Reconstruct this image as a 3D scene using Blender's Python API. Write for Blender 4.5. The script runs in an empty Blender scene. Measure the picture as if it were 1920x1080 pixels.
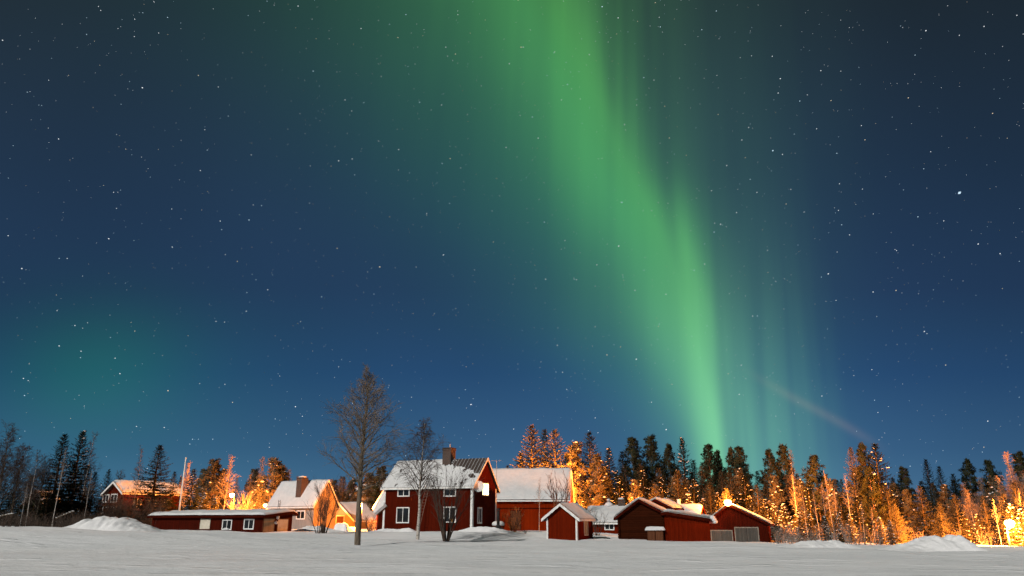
import bpy, math, random
import numpy as np
from mathutils import Vector, Matrix, noise as mnoise

# ------------------------------------------------------------------ camera
SC = bpy.context.scene
COL = SC.collection
F_PX, CX, CY, HORIZON = 1400.0, 960.0, 540.0, 975.0      # focal length and horizon of the 1920x1080 photograph
PITCH = math.atan((HORIZON - CY) / F_PX)
CP, SP, EYE = math.cos(PITCH), math.sin(PITCH), 1.7
cam_d = bpy.data.cameras.new('camera')
cam_d.sensor_width = 36.0
cam_d.lens = F_PX / 1920.0 * 36.0
cam_d.clip_start, cam_d.clip_end = 0.1, 20000.0
cam = bpy.data.objects.new('camera', cam_d)
COL.objects.link(cam)
cam.location = (0, 0, EYE)
cam.rotation_euler = (math.pi / 2 + PITCH, 0, 0)
SC.camera = cam
SC.view_settings.view_transform = 'Standard'
SC.view_settings.look = 'None'
SC.view_settings.exposure = 0.0
SC.view_settings.gamma = 1.0
SC.cycles.use_denoising = True
SC.cycles.max_bounces = 6
SC.cycles.diffuse_bounces = 3
SC.cycles.volume_bounces = 0
SC.cycles.sample_clamp_indirect = 6.0

def ray(px, py):
    x, y = (px - CX) / F_PX, (CY - py) / F_PX
    return Vector((x, CP - SP * y, SP + CP * y))
def at(px, py, Y):
    d = ray(px, py)
    return Vector((d.x / d.y * Y, Y, EYE + d.z / d.y * Y))
def zfor(y, py):
    k = (CY - py) / F_PX
    return EYE + y * (SP + k * CP) / (CP - k * SP)
def len_along(x0, y0, z0, dx, dy, px):
    q = (px - CX) / F_PX
    return (q * (CP * y0 + SP * (z0 - EYE)) - x0) / (dx - q * CP * dy)

def lin(*c):
    return tuple((v / 255 / 12.92 if v / 255 <= .04045 else ((v / 255 + .055) / 1.055) ** 2.4) for v in c)

# ------------------------------------------------------------------ node maths
class E:
    tree = None
    def __init__(s, v): s.v = v
    @classmethod
    def op(cls, o, *a, clamp=False):
        n = cls.tree.nodes.new('ShaderNodeMath'); n.operation = o; n.use_clamp = clamp
        for i, q in enumerate(a):
            q = q.v if isinstance(q, E) else q
            if isinstance(q, (int, float)): n.inputs[i].default_value = q
            else: cls.tree.links.new(q, n.inputs[i])
        return E(n.outputs[0])
    def __add__(s, o): return E.op('ADD', s, o)
    __radd__ = __add__
    def __mul__(s, o): return E.op('MULTIPLY', s, o)
    __rmul__ = __mul__
    def __sub__(s, o): return E.op('SUBTRACT', s, o)
    def __rsub__(s, o): return E.op('SUBTRACT', o, s)
    def __truediv__(s, o): return E.op('DIVIDE', s, o)
def emax(a, b): return E.op('MAXIMUM', a, b)
def egauss(t):
    return E.op('EXPONENT', t * t * -1.0)
def esmooth(x, a, b):
    n = E.tree.nodes.new('ShaderNodeMapRange'); n.interpolation_type = 'SMOOTHSTEP'
    E.tree.links.new(x.v, n.inputs[0]); n.inputs[1].default_value = a; n.inputs[2].default_value = b
    return E(n.outputs[0])
def ecurve(x, pts, lo=0.0, hi=1.0):
    n = E.tree.nodes.new('ShaderNodeFloatCurve')
    c = n.mapping.curves[0]; n.mapping.extend = 'HORIZONTAL'
    pts = sorted(pts)
    for i, (px_, v) in enumerate(pts):
        q = (px_, (v - lo) / (hi - lo))
        if i < 2: c.points[i].location = q
        else: c.points.new(*q)
    n.mapping.update()
    E.tree.links.new(x.v, n.inputs['Value'])
    return E(n.outputs[0]) * (hi - lo) + lo
def ecolor(r, g, b):
    n = E.tree.nodes.new('ShaderNodeCombineColor')
    for i, q in enumerate((r, g, b)):
        if isinstance(q, E): E.tree.links.new(q.v, n.inputs[i])
        else: n.inputs[i].default_value = q
    return n.outputs[0]
def vadd(a, b):
    n = E.tree.nodes.new('ShaderNodeVectorMath'); n.operation = 'ADD'
    E.tree.links.new(a, n.inputs[0]); E.tree.links.new(b, n.inputs[1])
    return n.outputs[0]
def enoise(x, y, z, scale, detail=2.0, rough=.5):
    c = E.tree.nodes.new('ShaderNodeCombineXYZ')
    for i, q in enumerate((x, y, z)):
        if isinstance(q, E): E.tree.links.new(q.v, c.inputs[i])
        else: c.inputs[i].default_value = q
    n = E.tree.nodes.new('ShaderNodeTexNoise')
    n.inputs['Scale'].default_value = scale; n.inputs['Detail'].default_value = detail; n.inputs['Roughness'].default_value = rough
    E.tree.links.new(c.outputs[0], n.inputs['Vector'])
    return E(n.outputs[0])

# ------------------------------------------------------------------ night sky with the aurora, as a function of the direction looked in
MOON_AZ, MOON_EL = math.radians(35), math.radians(31)
def make_world():
    w = bpy.data.worlds.new('World'); SC.world = w; w.use_nodes = True
    t = w.node_tree; E.tree = t
    bg = t.nodes['Background']
    tc = t.nodes.new('ShaderNodeTexCoord')
    sp = t.nodes.new('ShaderNodeSeparateXYZ'); t.links.new(tc.outputs['Generated'], sp.inputs[0])
    x, y, z = (E(sp.outputs[i]) for i in range(3))
    ys = emax(y, .08)
    X, Z = x / ys, emax(z, 0.0) / ys
    front = esmooth(y, .08, .35)
    def XZ(px, py):
        d = ray(px, py); return d.x / d.y, d.z / d.y
    # base: moonlit night blue, paler towards the horizon
    rp = t.nodes.new('ShaderNodeValToRGB'); t.links.new((emax(z, 0.0) / E.op('SQRT', y * y + z * z + 1e-5)).v, rp.inputs[0])
    stops = [(0.0, (82, 122, 152)), (.05, (64, 106, 142)), (.089, (54, 94, 132)), (.186, (38, 74, 114)), (.25, (36, 66, 100)), (.296, (35, 60, 92)),
             (.453, (33, 53, 76)), (.62, (33, 46, 57)), (.9, (26, 36, 44))]
    cr = rp.color_ramp
    while len(cr.elements) < len(stops): cr.elements.new(.5)
    for e, (p, c) in zip(cr.elements, stops):
        e.position = p; e.color = lin(*c) + (1,)
    # slow uneven airglow
    n1 = enoise(x, y, z, 2.3, 2.0)
    side = esmooth(X, .35, .72)
    gl_ = egauss((X + .60) / .34) * egauss((Z - .20) / .17) * front
    gain = .82 + .36 * n1 - .16 * side - .24 * gl_
    base = t.nodes.new('ShaderNodeVectorMath'); base.operation = 'SCALE'
    t.links.new(rp.outputs[0], base.inputs[0]); t.links.new(gain.v, base.inputs['Scale'])
    # main curtain
    rows = [(-120, 975, 200, 115, .20), (0, 1025, 185, 105, .225), (100, 1072, 185, 88, .24), (200, 1120, 175, 70, .25), (300, 1162, 162, 60, .27), (400, 1214, 148, 58, .30),
            (500, 1256, 130, 54, .305), (600, 1288, 112, 48, .345), (700, 1316, 86, 36, .38), (780, 1334, 64, 27, .40), (840, 1342, 50, 24, .40), (960, 1350, 40, 20, .34)]
    pc, pl, pr, pa = [], [], [], []
    for py, px, wl, wr, a in rows:
        X0, Z0 = XZ(px, py); XL, _ = XZ(px - wl, py); XR, _ = XZ(px + wr, py)
        pc.append((Z0, X0)); pl.append((Z0, X0 - XL)); pr.append((Z0, XR - X0)); pa.append((Z0, a))
    Xc = ecurve(Z, pc, -.2, .6); Wl = ecurve(Z, pl, 0, .5); Wr = ecurve(Z, pr, 0, .3); A = ecurve(Z, pa, 0, .6)
    tt = X - Xc
    st = enoise(X - Z * .035, Z * .035, 3.7, 17.0, 2.5, .55)          # fine vertical rays
    st2 = enoise(X - Z * .03, Z * .05, 9.1, 11.0, 1.0, .5)
    left = emax(tt * -1.0, 0.0); right = emax(tt, 0.0)
    Lf = egauss(left / (Wl * .84)) * .68 + egauss(left / (Wl * 1.95)) * .32
    st3 = esmooth(st, .28, .74)
    wob = Wr * (.40 + 1.25 * st2)
    Rf = egauss(right / wob) * (1.0 - esmooth(right, .0, .05) * .50 * (1.0 - st3)) + .70 * egauss(right / (Wr * 2.0)) * st3 * .5 * esmooth(right, .005, .04) * (.25 + .75 * esmooth(Z * -1.0, -.72, -.30))
    core = Lf * Rf * A * (.84 + .26 * st3)
    rt = core * (.20 + .13 * esmooth(Z * -1.0, -.45, -.1))
    st4 = esmooth(enoise(X - Z * .03, Z * .03, 1.3, 42.0, 1.5, .5), .3, .7)
    # faint veil with rays right of the curtain
    vb = ecurve(Z, [(XZ(1400, p)[1], a) for p, a in [(-100, .035), (0, .040), (250, .055), (400, .065), (550, .095), (700, .15), (780, .19), (840, .20), (960, .14)]], 0, .3)
    vw = ecurve(Z, [(XZ(1400, p)[1], a) for p, a in [(0, .34), (300, .25), (500, .185), (700, .145), (960, .13)]], 0, .5)
    veil = esmooth(tt, -.03, .05) * E.op('EXPONENT', E.op('POWER', right / vw, 3.0) * -1.0) * vb * (.78 + .42 * st4 * esmooth(Z * -1.0, -.5, -.2)) * (.40 + 1.25 * E.op('POWER', st, 1.3) * .9 + .35 * st2)
    # broad green skirt on the left of the curtain
    skirt = egauss(left / (Wl * 3.0)) * esmooth(tt * -1.0, -.03, .05) * .035
    # weak second arc low on the left
    xb, zb = XZ(185, 700)
    b1 = egauss((X - xb) / .12) * egauss((Z - zb) / .085) * .038
    b2 = egauss((X - xb + .03) / .30) * egauss((Z - zb + .06) / .16) * .021
    # faint warm vapour trail low on the right
    (xa, za), (xe, ze) = XZ(1450, 716), XZ(1635, 828)
    dx, dz = xe - xa, ze - za; ln = math.hypot(dx, dz); dx, dz = dx / ln, dz / ln
    u = (X - xa) * dx + (Z - za) * dz
    v = (X - xa) * -dz + (Z - za) * dx + .006 * esmooth(u, .12, .0)
    trail = egauss(v / .0065) * esmooth(u, -.06, .05) * (1.0 - esmooth(u, ln * .72, ln * 1.25)) * .045
    G = (core + veil + skirt + b1 + b2) * front
    R_ = (rt + veil * .33 + skirt * .1 + trail) * front
    B_ = (core * (.14 + .10 * esmooth(Z * -1.0, -.4, -.1)) + veil * .34 + skirt * .5 + b1 * .02 + b2 * .38 + trail * .25) * front
    G = G + trail * .55 * front
    col = vadd(base.outputs[0], ecolor(R_, G, B_))
    # moonlit air from the sky model, dimmed to night
    sky = t.nodes.new('ShaderNodeTexSky'); sky.sky_type = 'NISHITA'; sky.sun_disc = False
    sky.sun_elevation = MOON_EL; sky.sun_rotation = math.pi + MOON_AZ
    ss = t.nodes.new('ShaderNodeVectorMath'); ss.operation = 'SCALE'; ss.inputs['Scale'].default_value = .0004
    t.links.new(sky.outputs[0], ss.inputs[0])
    t.links.new(vadd(col, ss.outputs[0]), bg.inputs['Color'])
    bg.inputs['Strength'].default_value = 1.0
make_world()

# the full moon, behind the camera on its left
ml = bpy.data.lights.new('moon', 'SUN'); ml.energy = 2.8; ml.angle = math.radians(.5); ml.color = (1.0, .955, .88)
mo = bpy.data.objects.new('moon', ml); COL.objects.link(mo)
_l = Vector((math.sin(MOON_AZ) * math.cos(MOON_EL), math.cos(MOON_AZ) * math.cos(MOON_EL), -math.sin(MOON_EL)))
mo.rotation_euler = _l.to_track_quat('-Z', 'Y').to_euler()
SODIUM = (1.0, .275, .030)

# ------------------------------------------------------------------ materials
def principled(name):
    m = bpy.data.materials.new(name); m.use_nodes = True
    E.tree = m.node_tree
    return m, m.node_tree, m.node_tree.nodes['Principled BSDF']
def coords(t, kind='Object'):
    tc = t.nodes.new('ShaderNodeTexCoord'); s = t.nodes.new('ShaderNodeSeparateXYZ')
    t.links.new(tc.outputs[kind], s.inputs[0])
    return E(s.outputs[0]), E(s.outputs[1]), E(s.outputs[2])
def mixcol(t, f, a, b):
    n = t.nodes.new('ShaderNodeMix'); n.data_type = 'RGBA'
    t.links.new(f.v, n.inputs[0])
    for i, q in ((6, a), (7, b)):
        if isinstance(q, tuple): n.inputs[i].default_value = q + (1,) if len(q) == 3 else q
        else: t.links.new(q, n.inputs[i])
    return n.outputs[2]
def bump(t, p, h, dist, strength=1.0):
    b = t.nodes.new('ShaderNodeBump'); b.inputs['Distance'].default_value = dist; b.inputs['Strength'].default_value = strength
    t.links.new(h.v, b.inputs['Height']); t.links.new(b.outputs[0], p.inputs['Normal'])
def simple(name, c1, c2, scale=3.0, rough=.8, bd=.01, aniso=(1, 1, 1), info=0.0):
    m, t, p = principled(name)
    x, y, z = coords(t)
    n = enoise(x * aniso[0], y * aniso[1], z * aniso[2], scale, 4.0, .6)
    f = esmooth(n, .3, .7)
    if info:
        oi = t.nodes.new('ShaderNodeObjectInfo')
        f = E.op('ADD', f * (1 - info), E(oi.outputs['Random']) * info, clamp=True)
    t.links.new(mixcol(t, f, c1, c2), p.inputs['Base Color'])
    p.inputs['Roughness'].default_value = rough
    p.inputs['Specular IOR Level'].default_value = .25
    if bd: bump(t, p, n, bd)
    return m
def boards(name, c1, c2, per=.17, horizontal=False, rough=.85, depth=.03):
    m, t, p = principled(name)
    x, y, z = coords(t)
    a = z if horizontal else x + y
    s = a / per
    fr = E.op('FRACT', s); cell = E.op('FLOOR', s)
    wn = t.nodes.new('ShaderNodeTexWhiteNoise'); wn.noise_dimensions = '1D'; t.links.new(cell.v, wn.inputs['W'])
    if horizontal: g = E.op('SINE', fr * math.pi)
    else: g = esmooth(fr, .0, .16) * (1.0 - esmooth(fr, .84, 1.0))
    grain = enoise(x * 6, y * 6, z * .7, 2.0, 4.0, .65) if not horizontal else enoise(x * .7, y * .7, z * 6, 2.0, 4.0, .65)
    worn = enoise(x, y, z, .55, 3.0, .6)
    f = E.op('ADD', E(wn.outputs[0]) * .45, esmooth(grain, .35, .75) * .35 + esmooth(worn, .4, .7) * .3, clamp=True)
    t.links.new(mixcol(t, f, c1, c2), p.inputs['Base Color'])
    p.inputs['Roughness'].default_value = .95; p.inputs['Specular IOR Level'].default_value = .04
    bump(t, p, g + grain * .25, depth)
    return m
def snow_mat(name, ground=False, pile=False):
    m, t, p = principled(name)
    x, y, z = coords(t)
    n = enoise(x, y, z, 1.6, 5.0, .6)
    n2 = enoise(x, y, z, 14.0, 3.0, .6)
    if ground:
        wind = enoise(x * .35, y * 1.3, z, .8, 5.0, .62)
        crust = enoise(x * .05, y * .17, z, 1.0, 4.0, .6)
        t.links.new(mixcol(t, esmooth(crust, .35, .68), (.79, .80, .815), (.87, .872, .88)), p.inputs['Base Color'])
        ridge = esmooth(enoise(x * .22, y * 1.1, z, 1.3, 3.0, .6), .56, .66)
        bump(t, p, wind * 1.2 + n * .35 + n2 * .10 + ridge * .5, .12)
    else:
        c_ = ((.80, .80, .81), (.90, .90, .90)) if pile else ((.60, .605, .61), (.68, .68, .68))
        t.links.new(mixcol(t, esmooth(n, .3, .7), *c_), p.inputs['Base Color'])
        bump(t, p, n + n2 * .3, .05)
    p.inputs['Roughness'].default_value = .9; p.inputs['Specular IOR Level'].default_value = .06
    return m
def emit(name, col, s, sample=False):
    m = bpy.data.materials.new(name); m.use_nodes = True
    t = m.node_tree; t.nodes.clear()
    o = t.nodes.new('ShaderNodeOutputMaterial'); e = t.nodes.new('ShaderNodeEmission')
    e.inputs[0].default_value = tuple(col) + (1,); e.inputs[1].default_value = s
    t.links.new(e.outputs[0], o.inputs[0])
    m.cycles.emission_sampling = 'AUTO' if sample else 'NONE'
    return m
def brick_mat(name):
    m, t, p = principled(name)
    tc = t.nodes.new('ShaderNodeTexCoord'); x, y, z = coords(t)
    b = t.nodes.new('ShaderNodeTexBrick')
    c = t.nodes.new('ShaderNodeCombineXYZ'); E.tree = t
    t.links.new((x + y).v, c.inputs[0]); t.links.new(z.v, c.inputs[1]); t.links.new(c.outputs[0], b.inputs[0])
    b.inputs['Scale'].default_value = 1; b.inputs['Brick Width'].default_value = .25; b.inputs['Row Height'].default_value = .08
    b.inputs['Mortar Size'].default_value = .012
    b.inputs['Color1'].default_value = (.10, .045, .028, 1); b.inputs['Color2'].default_value = (.055, .03, .02, 1); b.inputs['Mortar'].default_value = (.12, .11, .10, 1)
    t.links.new(b.outputs[0], p.inputs['Base Color']); p.inputs['Roughness'].default_value = .9
    bump(t, p, E(b.outputs[1]) * -1.0, .015)
    return m
M = {}
M['snow'] = snow_mat('roof_snow'); M['pile'] = snow_mat('piled_snow', pile=True); M['ground'] = snow_mat('field_snow', True)
M['red'] = boards('falu_red_boards', (.085, .0065, .0008), (.155, .0120, .0016))
M['housered'] = boards('house_red_boards', (.050, .0045, .0012), (.092, .0085, .0024))
M['barnred'] = boards('barn_red_boards', (.15, .012, .0008), (.26, .021, .0016))
M['darkred'] = boards('dark_red_boards', (.034, .0035, .0012), (.070, .0070, .0026))
M['log'] = boards('red_log_wall', (.018, .0040, .0012), (.042, .0085, .0026), per=.16, horizontal=True, depth=.03)
M['grey'] = boards('grey_siding', (.23, .22, .21), (.33, .32, .31), per=.14)
M['tan'] = boards('ochre_boards', (.30, .21, .12), (.42, .30, .17), per=.16)
M['door'] = boards('weathered_grey_boards', (.060, .058, .054), (.105, .100, .092), per=.16)
M['brown'] = boards('brown_boards', (.09, .035, .018), (.15, .06, .03), per=.15)
M['white'] = simple('white_trim_paint', (.62, .61, .58), (.80, .79, .77), 4.0, .6, .004)
M['greytrim'] = simple('grey_door_trim', (.16, .14, .12), (.24, .22, .19), 4.0, .7, .004)
M['ply'] = simple('beige_board', (.50, .45, .36), (.60, .55, .45), 2.0, .8, .003)
M['glass'] = simple('dark_window_glass', (.010, .012, .014), (.022, .025, .028), 1.0, .12, 0)
M['metal'] = simple('brown_roof_sheet', (.045, .032, .028), (.075, .055, .048), 2.0, .5, .004)
M['felt'] = simple('dark_roof_edge', (.03, .022, .02), (.06, .045, .04), 3.0, .8, .004)
M['black'] = simple('black_iron', (.012, .012, .012), (.03, .028, .026), 6.0, .6, .004)
M['steel'] = simple('galvanised_steel', (.30, .30, .30), (.42, .42, .42), 6.0, .5, .003)
M['dish'] = simple('pale_dish_paint', (.55, .54, .52), (.68, .67, .64), 3.0, .5, 0)
M['pole'] = simple('white_pole_paint', (.68, .66, .60), (.82, .80, .74), 3.0, .5, .003)
M['rail'] = simple('worn_ladder_wood', (.20, .13, .10), (.30, .20, .15), 5.0, .8, 0)
M['brick'] = brick_mat('chimney_brick')
M['bark'] = simple('grey_brown_bark', (.075, .058, .042), (.17, .135, .10), 9.0, .95, .03, (1, 1, .25))
M['spruce_bark'] = simple('spruce_bark', (.06, .042, .03), (.13, .09, .062), 9.0, .95, .03, (1, 1, .4))
M['pine_bark'] = simple('pine_bark', (.11, .065, .04), (.22, .13, .075), 7.0, .95, .03, (1, 1, .4))
M['twig'] = simple('bare_twigs', (.045, .032, .025), (.095, .068, .052), 3.0, .9, 0)
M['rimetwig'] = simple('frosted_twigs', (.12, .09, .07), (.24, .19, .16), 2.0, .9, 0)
M['aspentwig'] = simple('aspen_twigs', (.11, .08, .055), (.20, .15, .105), 3.0, .9, 0)
M['darktwig'] = simple('dark_willow_twigs', (.035, .024, .018), (.07, .048, .035), 3.0, .9, 0)
def birch_mat():
    m, t, p = principled('birch_bark')
    x, y, z = coords(t)
    n = enoise(x * 3, y * 3, z * 9, 1.5, 4.0, .7)
    f = esmooth(n, .52, .62)
    t.links.new(mixcol(t, f, (.42, .385, .34), (.045, .04, .036)), p.inputs['Base Color'])
    p.inputs['Roughness'].default_value = .85
    bump(t, p, n, .01)
    return m
M['birch'] = birch_mat()
def needle_mat(name, c1, c2):
    m, t, p = principled(name)
    x, y, z = coords(t)
    n = enoise(x, y, z, 1.1, 4.0, .65)
    oi = t.nodes.new('ShaderNodeObjectInfo')
    f = E.op('ADD', esmooth(n, .3, .7) * .7, E(oi.outputs['Random']) * .3, clamp=True)
    t.links.new(mixcol(t, f, c1, c2), p.inputs['Base Color'])
    p.inputs['Roughness'].default_value = .8; p.inputs['Specular IOR Level'].default_value = .1
    tl = t.nodes.new('ShaderNodeBsdfTranslucent'); mx = t.nodes.new('ShaderNodeMixShader'); mx.inputs[0].default_value = .45
    src = p.inputs['Base Color'].links[0].from_socket
    t.links.new(src, tl.inputs['Color']); t.links.new(p.outputs[0], mx.inputs[1]); t.links.new(tl.outputs[0], mx.inputs[2])
    t.links.new(mx.outputs[0], t.nodes['Material Output'].inputs['Surface'])
    return m
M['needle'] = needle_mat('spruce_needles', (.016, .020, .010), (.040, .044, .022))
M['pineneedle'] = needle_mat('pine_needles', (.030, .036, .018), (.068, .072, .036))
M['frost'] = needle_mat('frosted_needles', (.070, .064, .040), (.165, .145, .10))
M['lamp'] = emit('sodium_bulb', (1.0, .52, .12), 60.0, True)
M['litwin'] = emit('lit_window', (1.0, .56, .20), 15.0, True)
M['dimwin'] = emit('dim_lit_window', (1.0, .45, .08), .75)

# ------------------------------------------------------------------ mesh helpers
class MB:
    def __init__(s): s.v, s.f = [], []
    def add(s, vs, fs):
        o = len(s.v); s.v.extend([tuple(q) for q in vs]); s.f.extend([tuple(i + o for i in q) for q in fs]); return s
    def box(s, a, b):
        (x0, y0, z0), (x1, y1, z1) = a, b
        return s.add([(x0, y0, z0), (x1, y0, z0), (x1, y1, z0), (x0, y1, z0), (x0, y0, z1), (x1, y0, z1), (x1, y1, z1), (x0, y1, z1)],
                     [(0, 3, 2, 1), (4, 5, 6, 7), (0, 1, 5, 4), (1, 2, 6, 5), (2, 3, 7, 6), (3, 0, 4, 7)])
    def tube(s, pts, rad, n=6, cap=True):
        pts = [Vector(p) for p in pts]; rings = []
        for i, p in enumerate(pts):
            d = (pts[min(i + 1, len(pts) - 1)] - pts[max(i - 1, 0)]).normalized()
            u = d.cross(Vector((0, 1, 0)) if abs(d.y) < .9 else Vector((1, 0, 0))).normalized(); w = d.cross(u)
            r = rad[i] if isinstance(rad, (list, tuple)) else rad
            rings.append([p + (u * math.cos(2 * math.pi * k / n) + w * math.sin(2 * math.pi * k / n)) * r for k in range(n)])
        vs = [q for r in rings for q in r]; fs = []
        for i in range(len(pts) - 1):
            for k in range(n):
                fs.append((i * n + k, i * n + (k + 1) % n, (i + 1) * n + (k + 1) % n, (i + 1) * n + k))
        if cap:
            fs.append(tuple(range(n))[::-1]); fs.append(tuple((len(pts) - 1) * n + k for k in range(n)))
        return s.add(vs, fs)
    def bar(s, a, b, w, h):
        """rectangular bar from a to b, w sideways, h upwards"""
        a, b = Vector(a), Vector(b); d = (b - a).normalized()
        u = d.cross(Vector((0, 0, 1))); u = u.normalized() if u.length > 1e-4 else Vector((1, 0, 0)); n = u.cross(d)
        vs = [p + u * i * w / 2 + n * j * h / 2 for p in (a, b) for i, j in ((-1, -1), (1, -1), (1, 1), (-1, 1))]
        return s.add(vs, [(0, 1, 2, 3)[::-1], (4, 5, 6, 7), (0, 1, 5, 4), (1, 2, 6, 5), (2, 3, 7, 6), (3, 0, 4, 7)])
    def lathe(s, prof, n=12, c=(0, 0, 0)):
        vs = [(c[0] + r * math.cos(2 * math.pi * k / n), c[1] + r * math.sin(2 * math.pi * k / n), c[2] + z) for r, z in prof for k in range(n)]
        fs = [(i * n + k, i * n + (k + 1) % n, (i + 1) * n + (k + 1) % n, (i + 1) * n + k) for i in range(len(prof) - 1) for k in range(n)]
        fs.append(tuple(range(n))[::-1]); fs.append(tuple((len(prof) - 1) * n + k for k in range(n)))
        return s.add(vs, fs)
    def blob(s, c, rx, ry, rz, rot=0.0):
        c = Vector(c); ca, sa = math.cos(rot), math.sin(rot); vs = []
        for z, r in ((-.5, .75), (.35, .9)):
            for k in range(5):
                a = 2 * math.pi * (k + (.5 if z > 0 else 0)) / 5
                x, y = rx * r * math.cos(a), ry * r * math.sin(a)
                vs.append(c + Vector((x * ca - y * sa, x * sa + y * ca, z * rz)))
        vs += [c + Vector((0, 0, -.8 * rz)), c + Vector((0, 0, rz))]
        fs = []
        for k in range(5):
            j = (k + 1) % 5
            fs += [(k, j, 5 + k), (j, 5 + j, 5 + k), (10, j, k), (5 + k, 5 + j, 11)]
        return s.add(vs, fs)
    def mesh(s, name, mat, smooth=False):
        me = bpy.data.meshes.new(name); me.from_pydata(s.v, [], s.f); me.materials.append(mat)
        if smooth: me.polygons.foreach_set('use_smooth', [True] * len(me.polygons))
        me.update(); return me
    def build(s, name, mat, parent=None, smooth=False):
        o = bpy.data.objects.new(name, s.mesh(name, mat, smooth)); COL.objects.link(o)
        if parent: o.parent = parent
        return o
def tag(o, label=None, cat=None, group=None, kind=None):
    if label: o['label'] = label
    if cat: o['category'] = cat
    if group: o['group'] = group
    if kind: o['kind'] = kind
    return o
def thing(name, label, cat, loc=(0, 0, 0), rotz=0.0, group=None):
    o = bpy.data.objects.new(name, None); COL.objects.link(o)
    o.location = loc; o.rotation_euler = (0, 0, rotz); o.empty_display_size = .5
    return tag(o, label, cat, group)
def dup(root, loc, rotz, scale, label, group=None):
    r = root.copy(); COL.objects.link(r); r.location = loc; r.rotation_euler = (0, 0, rotz); r.scale = scale; r['label'] = label
    if group: r['group'] = group
    for ch in list(root.children):
        c = ch.copy(); COL.objects.link(c); c.parent = r
        for g in list(ch.children):
            d = g.copy(); COL.objects.link(d); d.parent = c
    return r

# ------------------------------------------------------------------ terrain
CTRL = []
def ctrl(px, py, Y): CTRL.append(tuple(at(px, py, Y)))
for X_ in (-30, -15, 0, 15, 30):
    CTRL.append((X_, 10, 0)); CTRL.append((X_, 26, 0))
for q in [(100, 1035, 46), (672, 1022, 54), (783, 1013, 66), (832, 1014, 65), (885, 995, 80), (717, 996, 85), (800, 997, 79), (492, 999, 76), (283, 994, 80), (390, 996, 76), (610, 992, 95), (560, 995, 85),
          (100, 989, 80), (0, 986, 78), (40, 988, 62), (250, 997, 66), (1083, 1014, 70), (1030, 1012, 71), (1247, 1013, 72), (1160, 1011, 74), (1333, 1017, 77), (1443, 1020, 80),
          (1000, 998, 88), (960, 998, 82), (1540, 1022, 66), (1640, 1029, 62), (1740, 1031, 57), (1910, 1034, 58), (1250, 1025, 52), (1000, 1025, 52), (1600, 1040, 45), (1910, 1045, 44)]:
    ctrl(*q)
for X_, Y_, Z_ in [(-90, 110, 1.6), (-50, 130, 1.2), (-20, 130, .9), (10, 125, .4), (40, 120, -.3), (75, 110, -1.0), (45, 85, -.9), (60, 75, -1.0), (-70, 75, 1.1), (-100, 60, 1.0), (80, 50, -.8),
                   (-200, 260, 3), (0, 260, 1.0), (200, 260, 0), (-60, 40, .3), (60, 30, -.3), (-300, 80, 2), (300, 80, -1.5)]:
    CTRL.append((X_, Y_, Z_))
CT = np.array(CTRL)
def hgt_np(x, y):
    d2 = (x[:, None] - CT[None, :, 0]) ** 2 + ((y[:, None] - CT[None, :, 1]) * 1.4) ** 2
    w = 1.0 / (d2 + 5.0) ** 1.7
    return (w * CT[None, :, 2]).sum(1) / w.sum(1)
def hgt(x, y):
    return float(hgt_np(np.array([x]), np.array([y]))[0])
def make_ground():
    ys = np.concatenate([np.arange(-30, 22, 4.0), np.arange(22, 100, .55), np.arange(100, 150, 2.5), np.geomspace(150, 6000, 26)])
    us = np.concatenate([-np.geomspace(6000, 130, 22), np.arange(-128, -62, 3.0), np.arange(-62, 62, .6), np.arange(62, 130, 3.0), np.geomspace(130, 6000, 22)])
    X, Y = np.meshgrid(us, ys); x, y = X.ravel(), Y.ravel()
    z = np.concatenate([hgt_np(x[i:i + 4000], y[i:i + 4000]) for i in range(0, len(x), 4000)])
    near = (np.abs(x) < 70) & (y < 105) & (y > 15)
    for i in np.nonzero(near)[0]:
        p = Vector((x[i] * .16, y[i] * .30, 1.0))
        drift = mnoise.noise(p * 1.0) * .12 + mnoise.noise(Vector((x[i] * .45, y[i] * .9, 4.0))) * .055 + mnoise.noise(Vector((x[i] * 1.3, y[i] * 1.7, 9.0))) * .015
        z[i] += drift
    nx, ny = len(us), len(ys)
    me = bpy.data.meshes.new('snow_field')
    fs = [(j * nx + i, j * nx + i + 1, (j + 1) * nx + i + 1, (j + 1) * nx + i) for j in range(ny - 1) for i in range(nx - 1)]
    me.from_pydata(np.stack([x, y, z], 1).tolist(), [], fs); me.materials.append(M['ground'])
    me.polygons.foreach_set('use_smooth', [True] * len(me.polygons)); me.update()
    o = bpy.data.objects.new('snow_field', me); COL.objects.link(o); o['kind'] = 'structure'
make_ground()

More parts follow.
